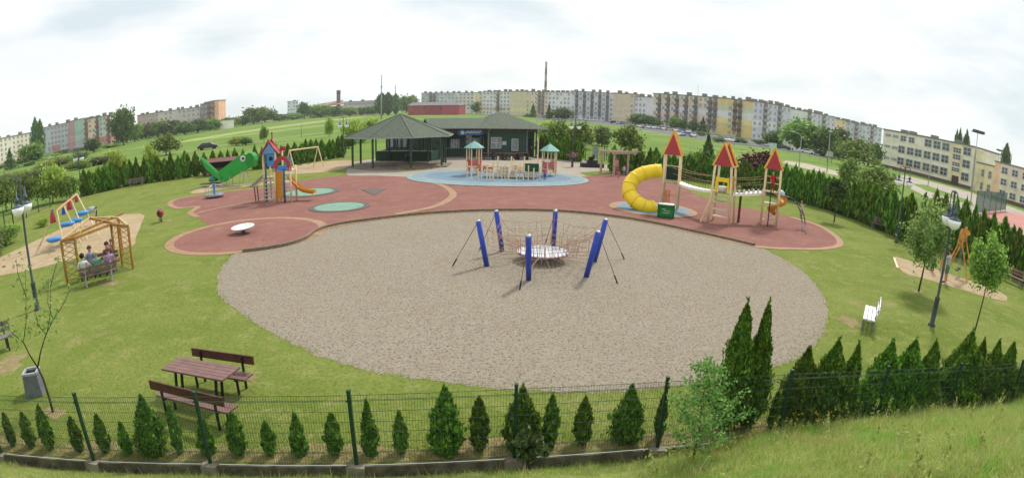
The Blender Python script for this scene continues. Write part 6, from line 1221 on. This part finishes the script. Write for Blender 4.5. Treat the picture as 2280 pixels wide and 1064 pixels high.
p = g(1779, 372); pole('street_lamp', 'grey street lamp with a curved arm by the big tree', p, zat(p, 1783, 306), .1, 'street lamp', 'arm')
p = g(1841, 384); pole('sports_lamp', 'dark straight lamp column left of the white billboard', p, zat(p, 1844, 292), .1, 'street lamp', 'cap')
p = g(671, 305); pole('meadow_pole', 'thin grey pole standing on the meadow above the swing', p, zat(p, 670, 262), .1, 'pole')
p = g(2066, 415); pole('street_lamp', 'thin lamp pole on the yard before the school', p, zat(p, 2070, 345), .08, 'street lamp', 'cap')
for x, yb, y0, y1, w, lab, c in ((1720, 342, 332, 319, 17, 'pale blue billboard by the car park behind the right tower', (196, 222, 218)), (1846.5, 362, 349, 338, 15, 'white billboard before the trees left of the school', (226, 226, 222))):
    p = g(x, yb); t = thing('billboard', lab, 'sign', p); k = hor(p) / FPX; MB().bb(-w * k / 2, w * k / 2, -.06, .06, zat(p, x, y0), zat(p, x, y1)).build('panel', mat(lab[:9] + ' panel', c, k=.8), t); [MB().bb(s * w * k * .4 - .06, s * w * k * .4 + .06, -.04, .04, 0, zat(p, x, y0)).build('leg', dsteel_m, t) for s in (-1, 1)]
# court fence with green windbreak
p0, p1_ = g(2170, 478), g(2238, 470); d = p1_ - p0; cf = thing('court_fence', 'tall green windbreak net on posts by the sports court', 'fence', p0, math.atan2(d.y, d.x)); hcf = zat(p0, 2174, 424); L_ = d.length
for k in range(6): x = L_ * k / 5; MB().tube([(x, 0, 0), (x, 0, hcf)], .05, 6).build('post', dsteel_m, cf)
wind_m = mat('green windbreak', (84, 122, 116), k=.8, vs=1.0, var=.2); t_ = wind_m.node_tree; ms_ = t_.nodes.new('ShaderNodeMixShader'); tr_ = t_.nodes.new('ShaderNodeBsdfTransparent'); ms_.inputs[0].default_value = .42
t_.links.new(t_.nodes['Principled BSDF'].outputs[0], ms_.inputs[1]); t_.links.new(tr_.outputs[0], ms_.inputs[2]); t_.links.new(ms_.outputs[0], t_.nodes['Material Output'].inputs['Surface'])
MB().bb(0, L_, -.02, .02, .2, hcf).build('net', wind_m, cf)
# guard rail by the car park road
gr = thing('guard_rail', 'pale metal guard rail along the road below the flats', 'guard rail', g(1740, 342)); o_ = gr.location.copy(); pl = [g(*q) - o_ for q in ((1600, 324), (1700, 334), (1780, 346), (1850, 362))]
mb = MB(); [mb.bar(a + Vector((0, 0, .7)), b + Vector((0, 0, .7)), .06, .3) for a, b in zip(pl, pl[1:])]; mb.build('rail', mat('rail zinc', (186, 188, 186), k=.72), gr)
for a, b in zip(pl, pl[1:]):
    for f in (0, .33, .67): q = a.lerp(b, f); MB().bb(q.x - .06, q.x + .06, q.y - .06, q.y + .06, 0, .8).build('post', mat('rail zinc', (186, 188, 186)), gr)
# cars
CARS = {}
def car(p, rz, colname, col, label, group='cars parked below the flats', sc=1.0):
    if col not in CARS:
        t = thing('parked_car', label, 'car', p, rz, group); pr_ = [(-2.1, .35), (-2.1, .8), (-1.75, .92), (-1.1, 1.4), (.55, 1.42), (1.2, .95), (2.0, .82), (2.1, .6), (2.1, .35)]; mb = MB(); n = len(pr_); vs = [(x, y, z) for y in (-.82, .82) for x, z in pr_]
        vs = [(x, y * (.86 if z > 1.2 else 1), z) for x, y, z in vs]; mb.add(vs, [tuple(range(n)), tuple(range(2 * n - 1, n - 1, -1))] + [((i + 1) % n, i, n + i, n + (i + 1) % n) for i in range(n)]); mb.build('body', mat('car paint ' + colname, col, k=.8, rough=.25, var=.03, spec=.6), t)
        mb = MB(); mb.slab([(-1.6, -.84, .95), (1.05, -.84, .97), (.5, -.75, 1.36), (-1.05, -.75, 1.34)], .03); mb.slab([(-1.6, .84, .95), (-1.05, .75, 1.34), (.5, .75, 1.36), (1.05, .84, .97)], .03); mb.slab([(.62, -.68, 1.4), (1.2, -.74, .98), (1.2, .74, .98), (.62, .68, 1.4)], .03); mb.slab([(-1.74, -.74, .95), (-1.12, -.68, 1.4), (-1.12, .68, 1.4), (-1.74, .74, .95)], .03); mb.build('window', pane_m, t)
        for x in (-1.3, 1.35):
            for y in (-.78, .78): o = MB().lathe([(.31, -.1), (.31, .1)], (0, 0, 0), 12).build('wheel', black_m, t); o.matrix_local = Matrix.Translation((x, y, .31)) @ Matrix.Rotation(R(90), 4, 'X')
        CARS[col] = t; t.scale = (sc,) * 3; return t
    return dup(CARS[col], p, rz, sc, label, group)
CC = {'white': (244, 246, 248), 'silver': (178, 184, 192), 'blue': (70, 92, 150), 'dark': (52, 56, 64), 'red': (160, 60, 62), 'pale': (204, 206, 196)}
for i, (x, y, c) in enumerate([(1196, 262, 'white'), (1210, 262, 'silver'), (1222, 263, 'dark'), (1236, 264, 'white'), (1250, 266, 'pale'), (1368, 276, 'dark'), (1378, 277, 'silver'), (1388, 277.5, 'blue'), (1400, 279, 'silver'), (1428, 285, 'white'), (1438, 286, 'pale'), (1448, 287, 'white'), (1458, 288, 'white'), (1468, 289, 'silver'), (1478, 290, 'white'), (1490, 291, 'pale'), (1508, 294, 'white'), (1520, 296, 'blue'), (1534, 297, 'white'), (1516, 303, 'white'), (1530, 304, 'silver'), (1544, 305.5, 'white'), (1606, 313, 'silver'), (1618, 315, 'white'), (1632, 317, 'white'), (1648, 318, 'dark')]):
    car(g(x, y), rr.uniform(.9, 1.3) if i % 5 else rr.uniform(-.2, .4), c, CC[c], '%s car in the row parked below the flats' % c, '%s cars parked below the flats' % c)
for x, y, c, rz, lab in ((463, 333.5, 'dark', .35, 'dark car driving along the meadow path behind the grasshopper'), (1745, 334, 'dark', -.4, 'dark car parked left of the big rounded tree'), (1797, 343, 'white', -.45, 'white car parked under the big rounded tree'), (1822, 346, 'dark', -.45, 'dark car behind the white one under the trees'), (112, 362, 'white', .6, 'white van like car in the bushes at far left'), (24, 404, 'dark', .5, 'dark car behind the bushes at the left edge')):
    car(g(x, y), rz, c, CC[c], lab, 'single cars', 1.0)

# ------------------------------------------------------------------ people
skin_m = mat('skin', (214, 164, 138), k=.75, rough=.6, var=.05)
def seg_d(P_, a, b):
    a, b = np.array(a), np.array(b); d = b - a; t = np.clip(((P_ - a) @ d) / max(1e-9, d @ d), 0, 1); return np.linalg.norm(P_ - (a + t[:, None] * d), axis=1)
def person(label, p, rz, h, top, legs, hair, shoes=(60, 56, 58), pose=None, seat=None, group=None, bare_legs=False, short_sleeves=True):
    """one continuous skinned figure facing local -y; joints in units of the height"""
    J = {'pelvis': (0, 0, .5), 'waist': (0, .005, .6), 'chest': (0, 0, .71), 'neck': (0, .005, .82), 'head0': (0, -.005, .865), 'head1': (0, -.008, .925), 'crown': (0, 0, .975), 'nose': (0, -.062, .905)}
    for s, n in ((-1, 'l'), (1, 'r')):
        J.update({'sh' + n: (s * .1, .005, .785), 'el' + n: (s * .135, .02, .62), 'wr' + n: (s * .14, -.03, .49), 'pa' + n: (s * .14, -.045, .45), 'hip' + n: (s * .05, 0, .48), 'kn' + n: (s * .055, -.012, .27), 'an' + n: (s * .058, .01, .045), 'toe' + n: (s * .065, -.085, .02)})
    if seat:
        for s, n in ((-1, 'l'), (1, 'r')): J.update({'hip' + n: (s * .055, -.03, .49), 'kn' + n: (s * .07, -.26, .5), 'an' + n: (s * .07, -.27, .26), 'toe' + n: (s * .075, -.35, .235), 'el' + n: (s * .14, -.02, .62), 'wr' + n: (s * .09, -.16, .56), 'pa' + n: (s * .075, -.2, .55)})
    J.update(pose or {})
    for s, n in ((-1, 'l'), (1, 'r')):
        w_, q = Vector(J['wr' + n]), Vector(J['pa' + n]); d = (q - w_).normalized(); sd_ = d.cross(Vector((0, 1, 0) if abs(d.y) < .8 else (0, 0, 1))).normalized()
        for k, (o_, L_) in enumerate(((-.018, .036), (-.006, .044), (.006, .042), (.018, .032))): J['f%d%s' % (k, n)] = tuple(q + sd_ * o_ + d * L_ * .55); J['g%d%s' % (k, n)] = tuple(q + sd_ * o_ * 1.1 + d * L_ + Vector((0, -.006, 0)))
        J['t0' + n] = tuple(w_.lerp(q, .5) + sd_ * -.025 + d * .008); J['t1' + n] = tuple(w_.lerp(q, .5) + sd_ * -.034 + d * .026)
    RAD = {'pelvis': .075, 'waist': .07, 'chest': .085, 'neck': .032, 'head0': .048, 'head1': .062, 'crown': .04, 'nose': .012, 'sh': .04, 'el': .028, 'wr': .02, 'pa': .022, 'hip': .06, 'kn': .042, 'an': .026, 'toe': .022, 'f': .0075, 'g': .006, 't': .008}
    E = [('pelvis', 'waist', 'top'), ('waist', 'chest', 'top'), ('chest', 'neck', 'top'), ('neck', 'head0', 'skin'), ('head0', 'head1', 'skin'), ('head1', 'crown', 'skin'), ('head1', 'nose', 'skin')]
    for n in 'lr':
        E += [('chest', 'sh' + n, 'top'), ('sh' + n, 'el' + n, 'top'), ('el' + n, 'wr' + n, 'skin' if short_sleeves else 'top'), ('wr' + n, 'pa' + n, 'skin'), ('pelvis', 'hip' + n, 'legs'), ('hip' + n, 'kn' + n, 'legs'), ('kn' + n, 'an' + n, 'skin' if bare_legs else 'legs'), ('an' + n, 'toe' + n, 'shoes'), ('wr' + n, 't0' + n, 'skin'), ('t0' + n, 't1' + n, 'skin')]
        for k in range(4): E += [('pa' + n, 'f%d%s' % (k, n), 'skin'), ('f%d%s' % (k, n), 'g%d%s' % (k, n), 'skin')]
    names = list(J); idx = {n: i for i, n in enumerate(names)}; me = bpy.data.meshes.new('skeleton'); me.from_pydata([Vector(J[n]) * h for n in names], [(idx[a], idx[b]) for a, b, _ in E], [])
    o = bpy.data.objects.new('skeleton', me); COL.objects.link(o); md = o.modifiers.new('skin', 'SKIN'); md.use_smooth_shade = True; o.modifiers.new('sub', 'SUBSURF').levels = 1
    if not me.skin_vertices: me.skin_vertices.new()
    for n, i in idx.items():
        k = n if n in RAD else (n[:-1] if n[:-1] in RAD else n[0]); r_ = RAD[k] * h; sv = me.skin_vertices[0].data[i]; sv.radius = (r_, r_ * (.72 if n in ('chest', 'waist') else 1)); sv.use_root = n == 'pelvis'
    bpy.context.view_layer.update(); ev = o.evaluated_get(bpy.context.evaluated_depsgraph_get()); bm_ = bpy.data.meshes.new_from_object(ev); bpy.data.objects.remove(o)
    bm_.materials.clear(); keys = ['skin', 'top', 'legs', 'shoes']
    for m in (skin_m, mat('cloth %d %d %d' % top, top, k=.78, vs=9, var=.14), mat('cloth %d %d %d' % legs, legs, k=.75, vs=9, var=.14), mat('shoe %d %d %d' % shoes, shoes, k=.75)): bm_.materials.append(m)
    nf = len(bm_.polygons); C_ = np.zeros(nf * 3, np.float32); bm_.polygons.foreach_get('center', C_); C_ = C_.reshape(-1, 3)
    D = np.stack([seg_d(C_, Vector(J[a]) * h, Vector(J[b]) * h) for a, b, _ in E], 1).argmin(1); bm_.polygons.foreach_set('material_index', [keys.index(E[i][2]) for i in D]); bm_.polygons.foreach_set('use_smooth', [True] * nf)
    z0 = (seat - .44 * h) if seat else 0.0
    root = thing('person', label, 'person', (p[0], p[1], (p[2] if len(p) > 2 else 0) + z0), rz, group); put('body', bm_, root)
    c_ = Vector(J['head1']) * h; hr = .068 * h; mb = MB(); mb.lathe([(hr * 1.0, -.25 * hr), (hr * 1.04, .15 * hr), (hr * .9, .6 * hr), (hr * .5, .98 * hr), (0, 1.1 * hr)], c_ + Vector((0, .014 * h, .004 * h)), 12); mb.lathe([(hr * .5, -.8 * hr), (hr * .85, -.3 * hr), (hr * .8, .2 * hr), (0, .3 * hr)], c_ + Vector((0, .022 * h, 0)), 10); mb.build('hair', mat('hair %d %d %d' % hair, hair, k=.8, vs=20), root, True)
    [MB().lathe([(0, -.006 * h), (.006 * h, 0), (0, .006 * h)], c_ + Vector((s * .022 * h, -.058 * h, .004 * h)), 6).build('eye', mat('eye brown', (60, 42, 38), k=.8), root) for s in (-1, 1)]; MB().box(c_ + Vector((0, -.055 * h, -.034 * h)), (.03 * h, .006 * h, .006 * h)).build('mouth', mat('mouth red', (140, 74, 70), k=.8), root)
    return root
RS = Matrix.Rotation(brz, 3, 'Z'); bx_ = Vector((math.cos(0), 0, 0))
bdir = (BB_ - BA).normalized(); bnn = Vector((-bdir.y, bdir.x, 0)); brz2 = math.atan2(bdir.y, bdir.x); seat_c = bc + bnn * .34
for f, lab, top, hair, h_ in ((-.62, 'seated person in a white shirt with dark hair on the near pergola bench', (226, 230, 236), (52, 38, 36), 1.68), (.02, 'seated person in a green shirt with blond hair on the near pergola bench', (120, 172, 156), (206, 184, 140), 1.62), (.6, 'seated person in a lilac top at the right end of the near pergola bench', (190, 150, 196), (150, 110, 96), 1.75)):
    person(lab, seat_c + bdir * f, brz2 + math.pi, h_, top, (74, 78, 98), hair, seat=.47)
for f, lab, top, hair in ((-.5, 'seated person in grey blue facing the camera under the pergola', (150, 160, 190), (96, 72, 62)), (.35, 'seated person in dark red facing the camera under the pergola', (140, 92, 104), (70, 50, 46))):
    person(lab, Vector((fb.x, fb.y, 0)) + bdir * f - bnn * .05, brz2, 1.66, top, (64, 68, 84), hair, seat=.47)
person('child in light pink shirt standing behind the pergola bench', g(231, 590) + Vector((.4, .3, 0)), R(10), 1.15, (206, 160, 178), (90, 96, 120), (176, 120, 80))
person('child in a red shirt standing inside the right tower', p3 + Vector((-.02, -.1, zp3)), R(-10), 1.2, (206, 44, 52), (190, 50, 56), (206, 180, 140), pose={'elr': (.17, -.05, .66), 'wrr': (.24, -.12, .68), 'par': (.27, -.14, .68)})
lk_ = pY(1781, 488, p3.y - .35); person('child in pale grey clothes climbing the curved ladder', lk_, R(60), 1.15, (206, 200, 204), (170, 150, 160), (150, 120, 92), pose={'ell': (-.12, -.12, .72), 'wrl': (-.08, -.2, .8), 'pal': (-.07, -.22, .84), 'elr': (.12, -.12, .7), 'wrr': (.08, -.2, .76), 'par': (.07, -.22, .8), 'knl': (-.06, -.14, .36), 'anl': (-.06, -.05, .2), 'toel': (-.06, -.12, .17)})
person('child in a pink top and blue trousers on the blue rubber by the right turret', g(1213, 402), R(150), 1.12, (220, 84, 124), (70, 110, 190), (110, 76, 60))
person('child in a pale pink shirt standing in the right play turret', g(1231, 393) + Vector((0, -.2, zat(g(1231, 393), 1231, 377))), R(-20), 1.0, (232, 188, 196), (150, 80, 100), (190, 160, 120))
person('woman in a pink top standing at the left post of the far pergola', g(1371, 390), R(20), 1.68, (224, 160, 164), (196, 120, 124), (110, 70, 60))
person('small child in dark red beside the woman at the far pergola', g(1377, 396), R(40), .95, (150, 74, 76), (206, 130, 130), (96, 62, 52))
person('toddler in white at the middle of the far pergola', g(1389, 391), R(-20), 1.0, (216, 216, 222), (150, 156, 176), (140, 104, 80))
person('adult in a grey shirt and teal shorts pushing the giraffe swing', g(2104, 630), R(-150), 1.75, (206, 200, 206), (96, 136, 132), (90, 66, 56), bare_legs=True, pose={'ell': (-.13, -.1, .66), 'wrl': (-.1, -.22, .68), 'pal': (-.1, -.26, .68), 'elr': (.13, -.1, .66), 'wrr': (.1, -.22, .68), 'par': (.1, -.26, .68)})
person('adult in dark trousers standing behind the bushy round tree', g(2075, 604), R(-100), 1.72, (90, 116, 96), (52, 68, 76), (70, 56, 48))
person('child in an orange shirt beside the adult at the giraffe swing', g(2095, 604), R(-60), 1.1, (222, 110, 70), (226, 170, 120), (150, 96, 70))
person('person in dark blue leaning at the kiosk counter in the gazebo', g(908, 366), R(170), 1.7, (70, 80, 112), (60, 62, 72), (60, 48, 44))
for t in protos:
    if t['label'] == 'x': bpy.data.objects.remove(t.children[0]); bpy.data.objects.remove(t)
for k_, t in PT.items():
    if 'fresh' in t: del t['fresh']

# ------------------------------------------------------------------ the air: a thin even haze
mb = MB(); mb.bb(-1460, 1460, -420, 1500, -1.4, 80); hz = mb.build('haze', []); stuff(hz)
hm = bpy.data.materials.new('haze air'); hm.use_nodes = True; t_ = hm.node_tree; t_.nodes.clear()
vo = t_.nodes.new('ShaderNodeVolumePrincipled'); vo.inputs['Color'].default_value = (.86, .92, 1.0, 1); vo.inputs['Density'].default_value = HAZE; vo.inputs['Anisotropy'].default_value = .2
mo = t_.nodes.new('ShaderNodeOutputMaterial'); t_.links.new(vo.outputs[0], mo.inputs['Volume']); hz.data.materials.clear(); hz.data.materials.append(hm)
